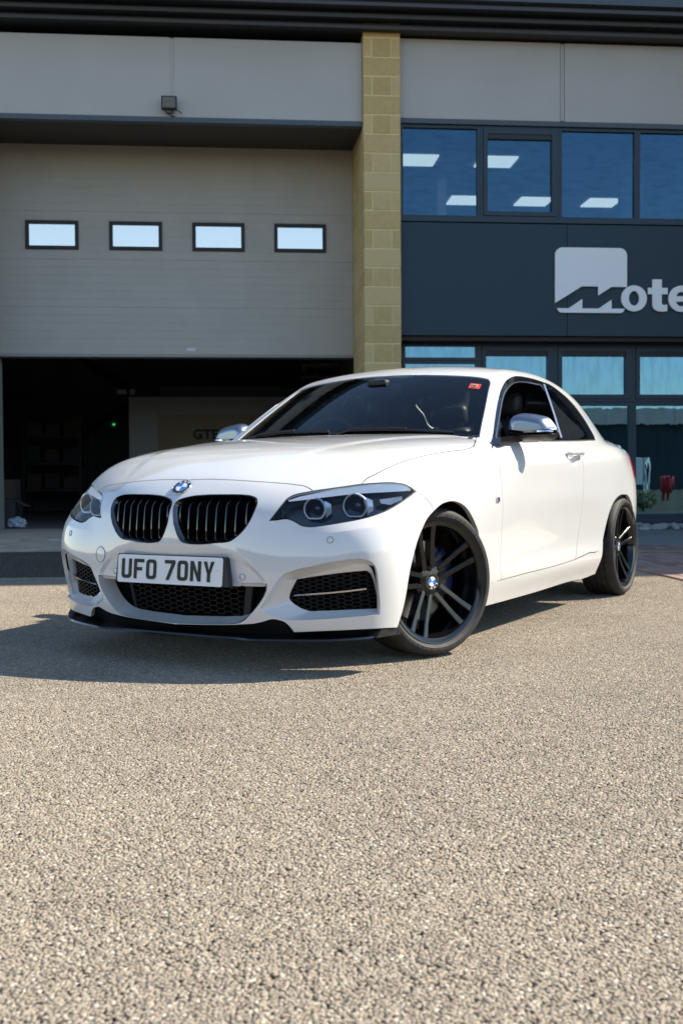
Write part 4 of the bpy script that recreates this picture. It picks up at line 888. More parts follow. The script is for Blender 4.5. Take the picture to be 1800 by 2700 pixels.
ctr_mesh=[(.285,.352),(.262,.222),(-.262,.222),(-.285,.352)]
M_mesh=mat('grille_black',(.006,.006,.0065),.55,spec=.25)
gm=grille_mesh('lower_grille',ctr_mesh,lambda w,z:ub(w,z)+.082,car,.021,M_mesh,th=.0036,depth=.02,stretch=1.05)
x=MB()
x.add(wv(np.array([(ub(w,z)+.11,w*1.04,z) for w,z in ctr_full])),[tuple(range(len(ctr_full)))]);x.build('grille_backing',M_dark,gm,smooth=False)
for s_ in(1,-1):
    ribbon('grille_post',np.array([(ub(.3,.355)+.078,.292*s_,.356),(ub(.27,.22)+.078,.268*s_,.216)]),np.array([(ub(.33,.355)+.085,.318*s_,.356),(ub(.29,.22)+.085,.292*s_,.221)]),M_plast,gm,th=.02,back=(1,0,0),n=3)
fogu=lambda w,z:float(Fg(np.array([abs(w)]),np.array([z]))[0])
for sd in(1,-1):
    fd=lambda w,z:ub(w,z)+np.interp(abs(w),[.5,.7,.77],[.060,.064,.075])
    fi=np.array(FOG_I);ctr=fi.mean(0);big=(fi-ctr)*1.06+ctr
    V,Fc,_=tri2d([big],np.array([(w,z) for w in np.arange(.48,.77,.03) for z in np.arange(.26,.41,.03) if inside(np.array([w]),np.array([z]),fi)[0]]))
    vv=np.array([(fd(w,z)+.022,w*sd,z) for w,z in V]);x=MB();x.add(wv(vv),[tuple(q) for q in Fc]);ins_=x.build('side_intake',M_dark,car)
    grille_mesh('intake_mesh',list(fi),lambda w,z:fd(w,z)+.008,ins_,.016,M_mesh,th=.0036,depth=.016,stretch=1.0,sd=sd)
    ribbon('intake_fin',OU['fog_fin_out'],OU['fog_fin_in'],M_paint,ins_,th=.014,mir=sd,h=.01,back=(1,-.3,-.1))
    sl=OU['fog_fin_out'][8:];ro=np.array([(ub(w,z)+.012,w,z) for w,z in [(.789,.442),(.797,.425),(.801,.39),(.802,.34),(.801,.29),(.797,.25)]])
    ribbon('intake_slot',sl+np.array([.004,.001,0]),ro+np.array([.004,0,0]),M_dark,ins_,th=.004,mir=sd,h=.01)
    bl=OU['fog_blade'];ribbon('intake_blade',bl+np.array([-.012,0,.002]),bl+np.array([-.008,0,-.004]),M_silver,ins_,th=.03,mir=sd,h=.02)
# kidneys -------------------------------------------------------------
K=OU['kidney'];kc=K.mean(0)
for sd in(1,-1):
    Kin=kc+(K-kc)*np.array([1,.90,.84]);Kin[:,0]=K[:,0]+.020
    Kout=K+np.array([-.004,0,0])
    fr=ribbon('kidney_grille',np.vstack([Kout,Kout[:1]]),np.vstack([Kin,Kin[:1]]),M_gloss,car,th=.03,mir=sd,h=.008,back=(1,0,0))
    V,Fc,_=tri2d([K[:,1:]]);bk=np.array([(np.interp(z,[.5,.7],[-.71,-.66])+.0,w*sd,z) for w,z in V]);x=MB();x.add(wv(bk),[tuple(q) for q in Fc]);x.build('grille_backing',M_dark,fr,smooth=False)
    inn2=Kin[:,1:]
    for k in range(8):
        w=.032+k*.0415;zs=[]
        for a,b in zip(inn2,np.roll(inn2,-1,0)):
            if (a[0]-w)*(b[0]-w)<0:zs.append(a[1]+(b[1]-a[1])*(w-a[0])/(b[0]-a[0]))
        if len(zs)<2:continue
        z0,z1=min(zs)-.008,max(zs)+.008;uf=lambda z:float(Fbase(np.array([w]),np.array([z]))[0])
        zt=np.array([z0,z0+.02,z0+(z1-z0)*.4,z0+(z1-z0)*.74,z0+(z1-z0)*.80,z1]);u_=np.array([uf(z) for z in zt])+np.array([.020,.017,.016,.016,.019,.045]);v=[]
        for uu,zz in zip(u_,zt):
            lean=(zz-.6)*.06
            for dw,du in((-.0024,0),(.0024,0),(.0045,.035),(-.0045,.035)):v.append((uu+du,(w+dw-lean*.0)*sd,zz))
        x=MB();n=len(zt)
        x.add(wv(np.array(v)),[(4*i+j,4*i+(j+1)%4,4*i+4+(j+1)%4,4*i+4+j) for i in range(n-1) for j in range(4)]+[(0,1,2,3),(4*n-4,4*n-3,4*n-2,4*n-1)]);x.build('slat',M_gloss,fr,sharp=50)
# roundels ------------------------------------------------------------
def roundel(name,r,mtx,parent,flat=False):
    def put(x,nm,m,par,sm=True):
        o=x.build(nm,m,par,smooth=sm,sharp=30);o.data.transform(mtx);return o
    x=MB();x.lathe([(0,.0001),(.001,r*.97),(.002,r),(-.004,r)],40,'z');root=put(x,name,M_gloss,parent)
    if flat:root=parent
    x=MB();x.lathe([(.0005,r*.955),(.003,r*.965),(.003,r),(-.004,r*1.02)],40,'z');put(x,'roundel_rim',M_chrome,root)
    x=MB();x.lathe([(.0016,r*.60),(.0026,r*.61),(.0026,r*.65),(.0016,r*.66)],40,'z');put(x,'roundel_rim',M_chrome,root)
    for k in range(4):
        t=np.linspace(k*math.pi/2,(k+1)*math.pi/2,9);x=MB();v=[(0,0,.0022)]+[(r*.60*math.cos(a),r*.60*math.sin(a),.0022) for a in t];x.add(v,[(0,i,i+1) for i in range(1,9)])
        put(x,'roundel_quarter',M_rblue if k%2 else M_rwhite,root,False)
    for s_,a in(('B',38),('M',0),('W',-38)):
        text(s_,r*.36,'roundel_letter',M_rwhite,root,mtx@Matrix.Rotation(math.radians(a),4,'Z')@Matrix.Translation((0,r*.69,.0021)),ext=.0004,bold=r*.008)
    return root
nr=grad(np.array([[-.731,0,.725]]))[0];nz=Vector(wv(nr));ny=(Vector((0,0,1))-nz*nz.z).normalized();nx=ny.cross(nz)
roundel('roundel',.041,Matrix(((nx.x,ny.x,nz.x,0),(nx.y,ny.y,nz.y,-.733),(nx.z,ny.z,nz.z,.727),(0,0,0,1))),car)
# parking sensors, tow cover
def disc_on(name,p,r,m,parent,h=.0015,ring=None):
    n=Vector(wv(grad(np.array([p]))[0]));q=n.to_track_quat('Z','Y').to_matrix().to_4x4();q.translation=Vector(wv(snap(np.array([p]))[0]))
    x=MB();x.lathe([(h,.0001),(h,r*.86),(h*.4,r),(-.006,r)],24,'z');o=x.build(name,m,parent);o.data.transform(q)
    if ring:
        x=MB();x.lathe([(h*.5,r*1.02),(h*.9,r*1.06),(h*.9,r*1.16),(-.004,r*1.2)],24,'z');g=x.build(name+'_ring',ring,o);g.data.transform(q)
M_gap=mat('seam_grey',(.10,.10,.10),.6)
for sd in(1,-1):
    for p in((-.783,.321,.380),(-.673,.654,.526)):disc_on('parking_sensor',(p[0],p[1]*sd,p[2]),.011,M_paint,car,ring=M_gap)
disc_on('tow_eye_cover',(-.764,-.406,.447),.031,M_paint,bumper,h=.0015,ring=None)
n=Vector(wv(grad(np.array([[-.764,-.406,.447]]))[0]));q=n.to_track_quat('Z','Y').to_matrix().to_4x4();q.translation=Vector(wv(snap(np.array([[-.764,-.406,.447]]))[0]))
x=MB();x.lathe([(.0012,.0312),(.0018,.0318),(.0012,.0332),(-.003,.0332)],40,'z');g=x.build('tow_cover_seam',M_gap,bumper);g.data.transform(q)
# number plate --------------------------------------------------------
plx=Vector((1,0,0));ply=Vector((0,.010,.110)).normalized();plz=plx.cross(ply)
PM=Matrix(((plx.x,ply.x,plz.x,0),(plx.y,ply.y,plz.y,-.8185),(plx.z,ply.z,plz.z,.3995),(0,0,0,1)))
def rrect(w,h,r,n=5):
    o=[]
    for cx,cy,a0 in((w/2-r,h/2-r,0),(-w/2+r,h/2-r,90),(-w/2+r,-h/2+r,180),(w/2-r,-h/2+r,270)):
        for k in range(n+1):
            a=math.radians(a0+90*k/n);o.append((cx+r*math.cos(a),cy+r*math.sin(a)))
    return o
def plate_piece(name,loops,z0,z1,m,parent):
    v,fc=extrude([np.array(l) for l in loops],z1-z0,lambda a,b,d:tuple(PM@Vector((a,b,z0+d))));x=MB();x.add(v,fc);return x.build(name,m,parent,sharp=30)
plate=plate_piece('number_plate',[rrect(.522,.112,.009)],0,.004,M_white,car)
hold=[(-.262,.060),(.262,.060),(.268,.055),(.290,-.056),(-.275,-.056),(-.268,.055)];plate_piece('plate_holder',[hold],-.03,-.001,M_plast,plate)
CH,CWd,ST=.079,.050,.0135
def glyph(c):
    w,h,s=CWd,CH,ST;r=.016
    def rr(x0,y0,x1,y1,r):return [(x+ (x0+x1)/2,y+(y0+y1)/2) for x,y in rrect(x1-x0,y1-y0,r,4)]
    if c=='O':return [rr(0,0,w,h,r),rr(s,s,w-s,h-s,.006)]
    if c=='U':
        return [[(0,h),(0,r)]+[(r-r*math.cos(a),r-r*math.sin(a)) for a in np.radians([22,45,68])]+[(r,0),(w-r,0)]+[(w-r+r*math.sin(a),r-r*math.cos(a)) for a in np.radians([22,45,68])]+[(w,r),(w,h),(w-s,h),(w-s,s+.005),(w-s-.005,s),(s+.005,s),(s,s+.005),(s,h)]]
    if c=='F':return [[(0,0),(0,h),(w,h),(w,h-s),(s,h-s),(s,h*.5+s/2),(w*.80,h*.5+s/2),(w*.80,h*.5-s/2),(s,h*.5-s/2),(s,0)]]
    if c=='7':return [[(0,h),(w,h),(w,h-s),(w*.42,0),(w*.42-s*1.05,0),(w-s*1.15,h-s),(0,h-s)]]
    if c=='N':return [[(0,0),(0,h),(s,h),(w-s,s*1.9),(w-s,h),(w,h),(w,0),(w-s,0),(s,h-s*1.9),(s,0)]]
    if c=='Y':return [[(0,h),(s*1.05,h),(w/2,h*.52),(w-s*1.05,h),(w,h),(w/2+s/2,h*.40),(w/2+s/2,0),(w/2-s/2,0),(w/2-s/2,h*.40)]]
xx=-.2385
for c in 'UFO 7ONY':
    if c==' ':xx+=.030;continue
    plate_piece('plate_character',[[(a+xx,b-CH/2) for a,b in l] for l in glyph(c)],.004,.0072,M_char,plate);xx+=CWd+.0135
for a in(-.249,.236):
    x=MB();x.lathe([(.007,.0001),(.0065,.005),(.004,.0065)],14,'z',(a,.008,0));o=x.build('plate_screw',M_white,plate);o.data.transform(PM)
# headlights ----------------------------------------------------------
M_hl=mat('lamp_black',(.006,.012,.022),.2,0,.6);M_ring=mat('lamp_ring',(.92,.93,.94),.25,.2,emit=(.9,.95,1.),es=.0);M_refl=mat('lamp_silver',(.80,.82,.85),.25,.5);M_sunglow=mat('strip_sun_glow',(.88,.90,.92),.3,0.,emit=(.85,.93,1.),es=.10);M_proj=glass('projector_glass',(.25,.30,.36),1.6,.05)  # strip material emits faintly to imitate sunlight on it; not a lit lamp
hlmap=Plane2((.72,-.62,-.15))
bu_=np.array([[-.668,.467,.668],[-.644,.498,.681],[-.605,.553,.695],[-.554,.614,.71],[-.504,.677,.721],[-.443,.734,.731],[-.367,.784,.732],[-.330,.812,.717]])
bl_=np.array([[-.667,.469,.667],[-.638,.527,.674],[-.595,.592,.683],[-.558,.643,.69],[-.524,.687,.696],[-.468,.747,.700],[-.405,.790,.703],[-.335,.818,.706]])
for sd in(1,-1):
    lens=panel('headlight',[np.vstack([HL,HL[:1]])],hlmap,.012,M_lens,car,gap=.0035,depth=.003,off=-.002,mir=sd)
    panel('lamp_housing',[np.vstack([HL,HL[:1]])],hlmap,.012,M_hl,lens,gap=.001,depth=0,off=-.075,mir=sd,flange=False)
    hi=HL.mean(0)+(HL-HL.mean(0))*.985
    ribbon('lamp_wall',snap(np.vstack([HL,HL[:1]]),.006),snap(np.vstack([HL,HL[:1]]),.075),M_hl,lens,th=.001,mir=sd,h=.012)
    ribbon('lamp_seal',snap(np.vstack([HL,HL[:1]]),.0015),snap(np.vstack([hi,hi[:1]]),.0015)+np.array([0,0,0]),M_plast,lens,th=.003,mir=sd,h=.012)
    gb=grad(bu_);gl=grad(bl_);ribbon('sun_glow_strip',snap(bu_,.009),snap(bl_-np.array([0,0,.003]),.011),M_sunglow,lens,th=.012,mir=sd,h=.015)  # upper brow strip, its glow stands in for sun on the lamp
    for c,r in(((-.622,.556,.640),.043),((-.540,.688,.651),.047)):
        d=Vector((.22*sd,-1,.02)).normalized();q=d.to_track_quat('Z','Y').to_matrix().to_4x4();q.translation=Vector((c[1]*sd,c[0],c[2]))
        def put(x,nm,m):
            o=x.build(nm,m,lens,sharp=40);o.data.transform(q);return o
        pts=[];
        for k in range(40):
            a=2*math.pi*k/40;y=r*math.sin(a);pts.append((r*math.cos(a),max(y,-r*.86),0))
        x=MB();x.tube([Vector(p) for p in pts]+[Vector(pts[0])],.0032,8,cap=False);put(x,'lamp_ring',M_ring)
        pts2=[(a*.88,b*.88,.002) for a,b,_ in pts];x=MB();x.tube([Vector(p) for p in pts2]+[Vector(pts2[0])],.0022,6,cap=False);put(x,'lamp_ring',M_chrome)
        x=MB();x.lathe([(-.004,r*1.0),(-.03,r*.80),(-.045,r*.62)],32,'z');put(x,'lamp_bezel',M_hl)
        x=MB();x.lathe([(-.012,.0001),(-.014,r*.2),(-.019,r*.4),(-.028,r*.58),(-.042,r*.68)],32,'z');put(x,'projector_lens',M_gloss)
        x=MB();x.add([(r*.80,r*.75,-.012),(r*1.35,r*.45,-.022),(r*1.42,-r*.35,-.022),(r*.95,-r*.80,-.012),(r*1.02,0,-.004)],[(0,4,1),(4,2,1),(4,3,2)]);o=put(x,'lamp_reflector',M_refl)
    x=MB()
    rf=snap(np.array([[-.47,.765,.69],[-.36,.818,.70],[-.37,.825,.685],[-.44,.80,.665],[-.475,.775,.675]]),.045)*np.array([1,sd,1]);x.add(wv(rf),[(0,1,2,3,4)]);x.build('lamp_reflector',M_refl,lens,smooth=False)
# splitter ------------------------------------------------------------
sp=np.array([[-.790,0,.140],[-.789,.17,.140],[-.786,.30,.140],[-.795,.335,.141],[-.806,.360,.142],[-.785,.44,.143],[-.750,.53,.143],[-.690,.65,.144],[-.628,.73,.146],[-.565,.775,.148],[-.50,.798,.150],[-.42,.806,.152]])
sp=resample(sp,.03);inner=sp.copy();inner[:,0]=np.interp(sp[:,1],[0,.36,.8],[-.60,-.60,-.40]);inner[:,1]=sp[:,1]*.93
v=[];n=len(sp)
full=np.vstack([sp[:0:-1]*np.array([1,-1,1]),sp]);finn=np.vstack([inner[:0:-1]*np.array([1,-1,1]),inner]);n=len(full)
v=np.vstack([full,full+[.004,0,.007],finn+[0,0,.016],finn]);x=MB()
x.add(wv(v),[(k*n+i,k*n+i+1,((k+1)%4)*n+i+1,((k+1)%4)*n+i) for i in range(n-1) for k in range(4)]+[(0,n,2*n,3*n),(n-1,2*n-1,3*n-1,4*n-1)]);spl_=x.build('front_splitter',mat('splitter_black',(.005,.005,.006),.22,0,.4),car,sharp=30)
for sd in(1,-1):
    a=np.array([[-.565,.79,.150],[-.535,.797,.178],[-.42,.812,.173],[-.405,.815,.146],[-.48,.803,.148]])*np.array([1,sd,1]);b=a+np.array([.01,-.05*sd,0]);x=MB()
    x.add(wv(np.vstack([a,b])),[(0,1,2,3,4),(5,6,7,8,9)]+[(i,(i+1)%5,5+(i+1)%5,5+i) for i in range(5)]);x.build('splitter_winglet',M_satin,spl_,smooth=False)
# black valance behind the lower bumper edge
bb=np.vstack([OU['bumper_bottom'][:,:]]);va=bb+np.array([.02,-.004,.012]);va[:,1]=np.maximum(va[:,1],0);vb=va.copy();vb[:,2]=.150;vb[:,0]=np.minimum(va[:,0]+.05,-.43)
for sd in(1,-1):ribbon('valance',va,vb,M_satin,spl_,th=.01,mir=sd,h=.02)
# underbody and wheel housings ---------------------------------------
x=MB();x.box((-.45,-.56,.17),(.45,-.42,.36));x.box((-.50,-.42,.165),(.50,.40,.45));x.box((-.77,.42,.155),(.77,2.15,.30));x.box((-.50,2.15,.19),(.50,3.0,.45));x.box((-.66,3.0,.22),(.66,3.4,.5));und=x.build('underbody',M_plast,car,smooth=False)
for cy in(-.035,2.66):
    for sd in(1,-1):
        x=MB();v=[];R=.352;nn=20
        for k in range(nn+1):
            a=math.radians(12+156*k/nn)
            for w in(.45,.845):v.append((w*sd,cy+R*math.cos(a),.32+R*math.sin(a)))
        fc=[(2*k,2*k+1,2*k+3,2*k+2) for k in range(nn)];k0=len(v);v.append((.45*sd,cy,.32));fc+=[(2*k,2*k+2,k0) for k in range(nn)];x.add(v,fc);x.build('wheel_housing',M_dark,und)
# wheels --------------------------------------------------------------
rnd=random.Random(4)
M_rubt=M_rub
def make_wheel(wd,name='wheel'):
    hw=wd/2;lip=hw-.012;x=MB()
    x.lathe([(lip-.004,.2375),(lip+.004,.2500),(lip+.005,.2590),(lip-.006,.2612)],64)
    x.lathe([(lip-.004,.2375),(lip-.018,.2325),(lip-.05,.226),(-lip+.03,.222),(-lip,.232),(-lip-.004,.250)],64)
    hub_a=lip-.042
    x.lathe([(hub_a+.004,.0001),(hub_a+.004,.040),(hub_a,.066),(hub_a-.012,.076),(hub_a-.04,.080)],40)
    for k in range(5):
        th=math.radians(30+72*k)
        for s_ in(-1,1):
            v=[];st=[(.048,.0205,.0125,hub_a+.001,.045),(.085,.0240,.0120,hub_a+.006,.044),(.130,.0285,.0116,hub_a+.0125,.041),(.180,.0335,.0122,hub_a+.020,.039),(.222,.0378,.0138,lip-.011,.036),(.2385,.0395,.0165,lip-.008,.034)]
            for r,off,w2,a,dp in st:
                for dt,da in((-w2,-.004),(-w2*.72,0),(w2*.72,0),(w2,-.004),(w2*.9,-dp),(-w2*.9,-dp)):
                    t=off*s_+dt;v.append((a+da,r*math.cos(th)-t*math.sin(th),r*math.sin(th)+t*math.cos(th)))
            n=len(st);x.add(v,[(6*i+j,6*i+(j+1)%6,6*i+6+(j+1)%6,6*i+6+j) for i in range(n-1) for j in range(6)])
    wheel=x.build(name,M_rim,None,sharp=28)
    for k in range(5):
        y=MB();a=math.radians(30+72*k);y.lathe([(hub_a+.0055,.0001),(hub_a+.0055,.0115),(hub_a-.01,.0118)],14,'x',(0,.056*math.cos(a),.056*math.sin(a)));y.build('lug_hole',M_dark,wheel)
    R=.3145;x=MB();pr=[(-hw+.012,.246),(-hw,.262),(-hw-.002,.283),(-hw+.006,.300),(-hw+.020,.309),(-hw+.036,.3135)]
    for g in(-.055,-.018,.018,.055):pr+=[(g-.006,R),(g-.004,R-.007),(g+.004,R-.007),(g+.006,R)]
    pr+=[(hw-.036,.3135),(hw-.022,.3095),(hw-.010,.302),(hw-.004,.295),(hw-.0015,.2945),(hw+.000,.287),(hw+.0012,.2862),(hw+.0012,.2745),(hw+.000,.2735),(hw-.003,.268),(hw-.008,.262),(hw-.014,.250)]
    x.lathe(pr,96);ty=x.build('tyre',M_rubt,wheel,sharp=25)
    # raised sidewall lettering
    for base in(62,-118):
        s_='MICHELIN';step=5.4
        for i,ch in enumerate(s_):
            a=math.radians(base+ (3.5-i)*step)
            er=Vector((0,math.cos(a),math.sin(a)));et=Vector((0,math.sin(a),-math.cos(a)));ex=Vector((1,0,0))
            # text x axis along tangent, y along radius
            mt=Matrix(((et.x,er.x,ex.x,hw+.0010),(et.y,er.y,ex.y,er.y*.2755),(et.z,er.z,ex.z,er.z*.2755),(0,0,0,1)))
            text(ch,.0145,'sidewall_letter',M_let,wheel,mt,ext=.0012,bold=.0012)
    x=MB();x.lathe([(hub_a-.085,.0001),(hub_a-.085,.17),(hub_a-.105,.17),(hub_a-.105,.09)],48);x.build('brake_disc',M_steel,wheel,sharp=30)
    x=MB();v=[];nn=9
    for k in range(nn):
        a=math.radians(-28+76*k/(nn-1))
        for r,aa in((.105,-.066),(.155,-.060),(.185,-.068),(.19,-.12),(.105,-.12)):v.append((hub_a+aa+.002,r*math.cos(a),r*math.sin(a)))
    x.add(v,[(5*k+j,5*k+(j+1)%5,5*k+5+(j+1)%5,5*k+5+j) for k in range(nn-1) for j in range(5)]+[(0,1,2,3,4),tuple(5*(nn-1)+j for j in range(5))]);cal=x.build('brake_caliper',M_blue,wheel,sharp=40)
    roundel('centre_cap',.034,Matrix(((0,0,1,hub_a+.005),(1,0,0,0),(0,1,0,0),(0,0,0,1)))@Matrix.Rotation(math.radians(-150),4,'Z'),wheel,True)
    return wheel
M_let=mat('tyre_lettering',(.012,.012,.012),.6)
def copy_tree(o,parent):
    c=o.copy();COL.objects.link(c);c.parent=parent
    for ch in o.children:copy_tree(ch,c)
    return c
w0=make_wheel(.228);w0.parent=car
def place(w,x,y,z,steer,side,spin=0,camber=0):
    if side>0:m=Matrix.Translation((x,y,z))@Matrix.Rotation(steer,4,'Z')@Matrix.Rotation(camber,4,'Y')@Matrix.Rotation(spin,4,'X')
    else:m=Matrix.Translation((x,y,z))@Matrix.Rotation(math.pi+steer,4,'Z')@Matrix.Rotation(spin,4,'X')
    w.matrix_local=m
ST_=math.radians(-23)
kp=.700
place(w0,.723,-.026,.3215,ST_,1)
w1=copy_tree(w0,car);place(w1,-.723,-.026,.3215,ST_,-1,.6)
w2=copy_tree(w0,car);place(w2,.750,2.69,.3165,0,1,math.radians(-12),math.radians(-.8))
w3=copy_tree(w0,car);place(w3,-.750,2.69,.3165,0,-1,1.)
# mirrors -------------------------------------------------------------
mo=np.array([(.775,.935),(.774,.973),(.778,1.032),(.793,1.056),(.818,1.070),(.873,1.071),(.922,1.062),(.966,1.048),(.990,1.022),(1.010,.990),(1.017,.969),(1.004,.947),(.947,.937),(.86,.932)])
mo=resample(np.vstack([mo,mo[:1]]),.012)[:-1]
def pillow(poly,name,m,parent,sd,u0,bul,rad,full,h=.008):
    P=np.array(poly);lo=P.min(0);hi=P.max(0);g=np.array([(a,b) for a in np.arange(lo[0],hi[0],h) for b in np.arange(lo[1],hi[1],h)])
    ins=inside(g[:,0],g[:,1],P)&(segdist(g[:,0],g[:,1],P)>h*.5);V,Fc,_=tri2d([P],g[ins])
    d=np.minimum(segdist(V[:,0],V[:,1],full)/rad,1);u=u0-bul*np.sqrt(np.maximum(0,1-(1-d)**2))-(V[:,0]-.775)*-.10
    v=np.stack([u,V[:,0]*sd,V[:,1]],1);x=MB();x.add(wv(v),[tuple(q) for q in Fc]);return x.build(name,m,parent,sharp=60)
cap_p=[(a,b) for a,b in mo if b>=.974]+[]
up=np.array([q for q in mo if q[1]>.9735]);up=np.vstack([[ [.7745,.9735]],up[np.argsort(np.arctan2(up[:,1]-.99,-(up[:,0]-.9)))],[[1.0155,.9735]]])
lw=np.array([q for q in mo if q[1]<.9725]);lw=np.vstack([[[1.0155,.9725]],lw[np.argsort(-lw[:,0])],[[.7745,.9725]]])
for sd in(1,-1):
    cp=pillow(up,'door_mirror',M_alu,car,sd,.885,.085,.045,mo)
    pillow(lw,'mirror_shell',M_satin,cp,sd,.884,.083,.045,mo)
    x=MB();x.add(wv(np.stack([.886+(mo[:,0]-.775)*.10,mo[:,0]*sd,mo[:,1]],1)),[tuple(range(len(mo)))]);x.build('mirror_glass',M_gloss,cp,smooth=False)
    ind=np.array([(.872,.978),(.93,.9795),(.985,.981),(1.005,.979)]);iu=lambda w,z:.885-.0855*math.sqrt(max(0,1-(1-min(1,float(segdist(np.array([w]),np.array([z]),mo)[0])/.045))**2))+(w-.775)*.10-.0015
    ribbon('indicator_strip',np.array([(iu(a,b+.004),a,b+.004) for a,b in ind]),np.array([(iu(a,b-.004),a,b-.004) for a,b in ind]),M_chrome,cp,th=.003,mir=sd,n=10,back=(1,0,0))
    fo=[(.598,.912),(.602,.944),(.655,.952),(.74,.957),(.87,.960),(.88,.936),(.80,.928),(.70,.919)]
    v,fc=extrude([np.array(fo)],.045,lambda a,b,d:((.792+d+.10*max(0,a-.66)*.6)*sd,a,b));x=MB();x.add(v,fc);x.build('mirror_foot',M_gloss,cp,sharp=35)
# interior ------------------------------------------------------------
panel('headliner',shell_segs,P_shell,.04,M_int,car,gap=.01,off=-.03,half=True,flange=False)
for sd in(1,-1):panel('door_card',door_segs,P_side,.05,M_int,car,gap=.002,off=-.05,mir=sd,flange=False)
x=MB();x.box((-.72,.45,.30),(.72,3.0,.33));x.box((-.72,.40,.30),(.72,.50,.90));x.box((-.12,.7,.33),(.12,2.1,.55));x.box((-.66,2.95,.33),(.66,3.0,1.0));flo=x.build('cabin_floor',M_int,car,smooth=False)
x=MB();v=[];prof=[(.50,.93),(.62,.955),(.80,.965),(.95,.955),(1.02,.92),(1.03,.80),(.98,.62),(.55,.6)]
for w in(-.70,-.55,-.37,-.2,.1,.4,.7):
    for uu,zz in prof:
        hump=.02*math.exp(-((w+.37)/.16)**2) if uu>.75 else 0
        v.append((w,uu,zz+hump))
k=len(prof);x.add(v,[(i*k+j,i*k+j+1,(i+1)*k+j+1,(i+1)*k+j) for i in range(6) for j in range(k-1)]);x.build('dashboard',M_int,flo,sharp=40)
def seat(wc,name,uc=1.42,rear=False):
    x=MB();wd=.25 if not rear else .30
    x.cbox((wc-wd,uc-.28,.42),(wc+wd,uc+.22,.58),.05)
    for (z0,z1,hw,du) in((.55,.78,.24,.0),(.76,1.00,.235,.06),(.97,1.10,.17,.10)):
        x.cbox((wc-hw,uc+.18+du,z0),(wc+hw,uc+.33+du,z1),.045)
    o=x.build(name,M_seat,car,sharp=60)
    x=MB();x.cbox((wc-.135,uc+.31,1.115),(wc+.135,uc+.41,1.255),.04);x.tube([(wc-.05,uc+.35,1.08),(wc-.05,uc+.36,1.13)],.006);x.tube([(wc+.05,uc+.35,1.08),(wc+.05,uc+.36,1.13)],.006);x.build('headrest',M_seat,o,sharp=60)
seat(.37,'front_seat');seat(-.37,'front_seat');seat(.34,'rear_seat',2.28,True);seat(-.34,'rear_seat',2.28,True)
x=MB();pts=[(-.37+.182*math.cos(a),1.045+.182*math.sin(a)*.42,.93+.182*math.sin(a)*.9) for a in np.linspace(0,2*math.pi,33)];x.tube(pts,.016,8,cap=False);x.cbox((-.45,1.02,.86),(-.29,1.06,.98),.02);x.tube([(-.55,1.045,.93),(-.19,1.045,.93)],.014);x.build('steering_wheel',M_int,car)
x=MB();x.cbox((-.12,.985,1.195),(.12,1.02,1.262),.014);x.tube([(0,1.0,1.25),(0,1.0,1.29)],.012);x.cbox((-.06,.93,1.25),(.06,1.05,1.285),.015);x.build('rear_view_mirror',M_int,car)
# wipers, sticker
for w0_,w1_ in((-.58,-.02),(.03,.60)):
    ww=np.linspace(w0_,w1_,14);P=np.stack([0.466+.36*ww**2+.008*np.sin((ww-w0_)/(w1_-w0_)*3.1),ww,0*ww+1.6],1);P=cast(P,np.array([0,0,-1.]),0,1.0,n=80);P[:,2]+=.005
    x=MB();x.tube(wv(P),.006,6);o=x.build('wiper',M_plast,car)
    x=MB();P2=P[2:9]+np.array([-.004,0,.008]);x.tube(wv(P2),.006,6);x.tube([wv(P2[0]),wv(P[0]+np.array([-.03,0,-.02]))],.006,6);x.build('wiper_arm',M_plast,o)
st=snap(np.array([[.982,.51,1.221],[.997,.566,1.213],[1.044,.558,1.241],[1.031,.503,1.248]]),.001)
x=MB();x.add(wv(st),[(0,1,2,3)]);M_stk=mat('sticker_red',(.55,.03,.03),.5);sk=x.build('screen_sticker',M_stk,car,smooth=False)
mid=st*.6+st.mean(0)*.4;mid=st.mean(0)+(st-st.mean(0))*np.array([.55,.45,.55])+np.array([-.002,.0,.002]);x=MB();x.add(wv(mid),[(0,1,2,3)]);x.build('sticker_print',mat('sticker_print',(.35,.38,.22),.5),sk,smooth=False)
e1=Vector(wv(st[1]-st[0])).normalized();e2=Vector(wv(st[3]-st[0])).normalized();e3=e1.cross(e2).normalized();e2=e3.cross(e1);c0=Vector(wv(st.mean(0)+np.array([-.005,0,.003])))
text('20',.022,'sticker_number',M_char,sk,Matrix(((e1.x,e2.x,e3.x,c0.x-e2.x*.008),(e1.y,e2.y,e3.y,c0.y-e2.y*.008),(e1.z,e2.z,e3.z,c0.z-e2.z*.008),(0,0,0,1))),ext=.0002,bold=.0008)

# ---------------------------------------------------------------- ground
def zg(y):return .03*min(max(y+4.4,0),4.4)
M_asph=mat('asphalt',(.10,.09,.08),.95,spec=.15)
_n=nodes(M_asph);_c=_n[0].new('ShaderNodeTexCoord');_v=_n[0].new('ShaderNodeTexVoronoi');_v.inputs['Scale'].default_value=150;_n[1].new(_c.outputs['Object'],_v.inputs['Vector'])
_mx=_n[0].new('ShaderNodeSeparateColor');_n[1].new(_v.outputs['Color'],_mx.inputs[0])
_r=ramp(M_asph,_mx.outputs[0],[(0,(.08,.069,.056)),(.5,(.17,.147,.115)),(1,(.27,.235,.185))])
_r2=ramp(M_asph,_v.outputs['Distance'],[(.30,(1,1,1)),(.62,(.16,.15,.14))]);_r2.inputs[0].default_value=0
_mm=_n[0].new('ShaderNodeMix');_mm.data_type='RGBA';_mm.blend_type='MULTIPLY';_mm.inputs[0].default_value=1
_n[1].new(_r.outputs[0],_mm.inputs[6]);_n[1].new(_r2.outputs[0],_mm.inputs[7])
